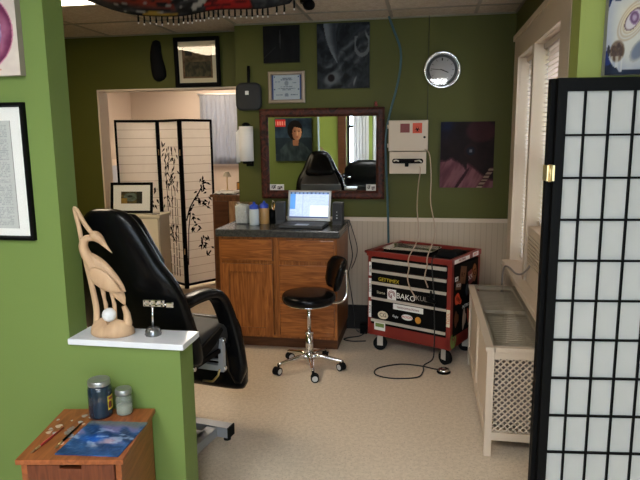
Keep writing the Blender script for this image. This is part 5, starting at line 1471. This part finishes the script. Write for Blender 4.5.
# ------------------------------------------------------------------ front room behind the camera (only in the mirror)
curtain('window_curtain', -1.44, -1.14, -2.13, .3, 2.26, 5, 'white curtain beside the dark sashed window, seen in the mirror behind the armchair', M['curtain'], .02, 1)
curtain('window_curtain', -1.06, -.80, -2.13, .3, 2.26, 5, 'white curtain nearer the right end of the mirror view', M['curtain'], .02, 1)
t = thing('armchair', 'black leather armchair seen in the right part of the mirror', 'armchair', (-1.12, -1.2, 0))
def pad(x0, x1, y0, y1, z0, z1, r=.06):
    mb = MB(); mb.box(x0, x1, y0, y1, z0, z1, bev=r); return mb
mb = MB(); mb.smooth(); mb.loft([[(-1.12+x, -1.5+y, z) for x, y in sup(w, d, 3)] for z, w, d in ((.25, .36, .08), (.5, .42, .1), (.68, .40, .1), (.78, .30, .085), (.82, .18, .05), (.83, .06, .02))]); part('backrest', mb, M['vinyl'], t)
part('seat', pad(-1.42, -.82, -1.42, -.86, .22, .44), M['vinyl'], t)
part('armrest', pad(-1.58, -1.42, -1.5, -.85, .10, .60), M['vinyl'], t); part('armrest', pad(-.82, -.66, -1.5, -.85, .10, .60), M['vinyl'], t)
for x in (-1.5, -.74):
    for y_ in (-1.42, -.93):
        mb = MB(); mb.cyl((x, y_, 0), (x, y_, .12), .02, .028, seg=12); part('leg', mb, M['oakd'], t)

# ------------------------------------------------------------------ camera and daylight
p, a, r = math.radians(9.629), math.radians(10.136), math.radians(-.5687)
F = Vector((-math.sin(a)*math.cos(p), math.cos(a)*math.cos(p), -math.sin(p))); Rt = Vector((math.cos(a), math.sin(a), 0)); U = Rt.cross(F)
X = Rt*math.cos(r)+U*math.sin(r); Y = U*math.cos(r)-Rt*math.sin(r)
cam = bpy.data.cameras.new('camera'); co = bpy.data.objects.new('camera', cam); COL.objects.link(co)
cam.sensor_width = 36; cam.sensor_fit = 'HORIZONTAL'; cam.lens = 600/640*36; cam.clip_start = .02
co.matrix_world = Matrix(((X.x, Y.x, -F.x, 0), (X.y, Y.y, -F.y, 0), (X.z, Y.z, -F.z, 1.55), (0, 0, 0, 1)))
SC.camera = co

W = bpy.data.worlds.new('sky'); SC.world = W; W.use_nodes = True
bg = W.node_tree.nodes['Background']; bg.inputs[0].default_value = (.74, .86, 1, 1); bg.inputs[1].default_value = SKY
def portal(name, x0, x1, y0, y1, z0, z1, ax):
    l = bpy.data.lights.new(name, 'AREA'); l.shape = 'RECTANGLE'; o = bpy.data.objects.new(name, l); COL.objects.link(o)
    l.cycles.is_portal = True
    o.location = ((x0+x1)/2, (y0+y1)/2, (z0+z1)/2)
    o.rotation_euler = Vector(ax).to_track_quat('-Z', 'Z').to_euler()
    if abs(ax[1]) > .5: l.size = x1-x0; l.size_y = z1-z0
    else: l.size = y1-y0; l.size_y = z1-z0
for i, (x0, x1) in enumerate(RW): portal('daylight', x0, x1, -2.34, -2.34, .62, 2.2, (0, 1, 0))
portal('daylight', .79, .79, WY0, WY1, WZ0, WZ1, (-1, 0, 0))
portal('daylight', -3.02, -2.53, 8.13, 8.13, 1.2, 2.13, (0, -1, 0))
SC.view_settings.view_transform = 'Standard'; SC.view_settings.look = 'None'; SC.view_settings.gamma = 1; SC.view_settings.exposure = EXPO
SC.view_settings.use_curve_mapping = False
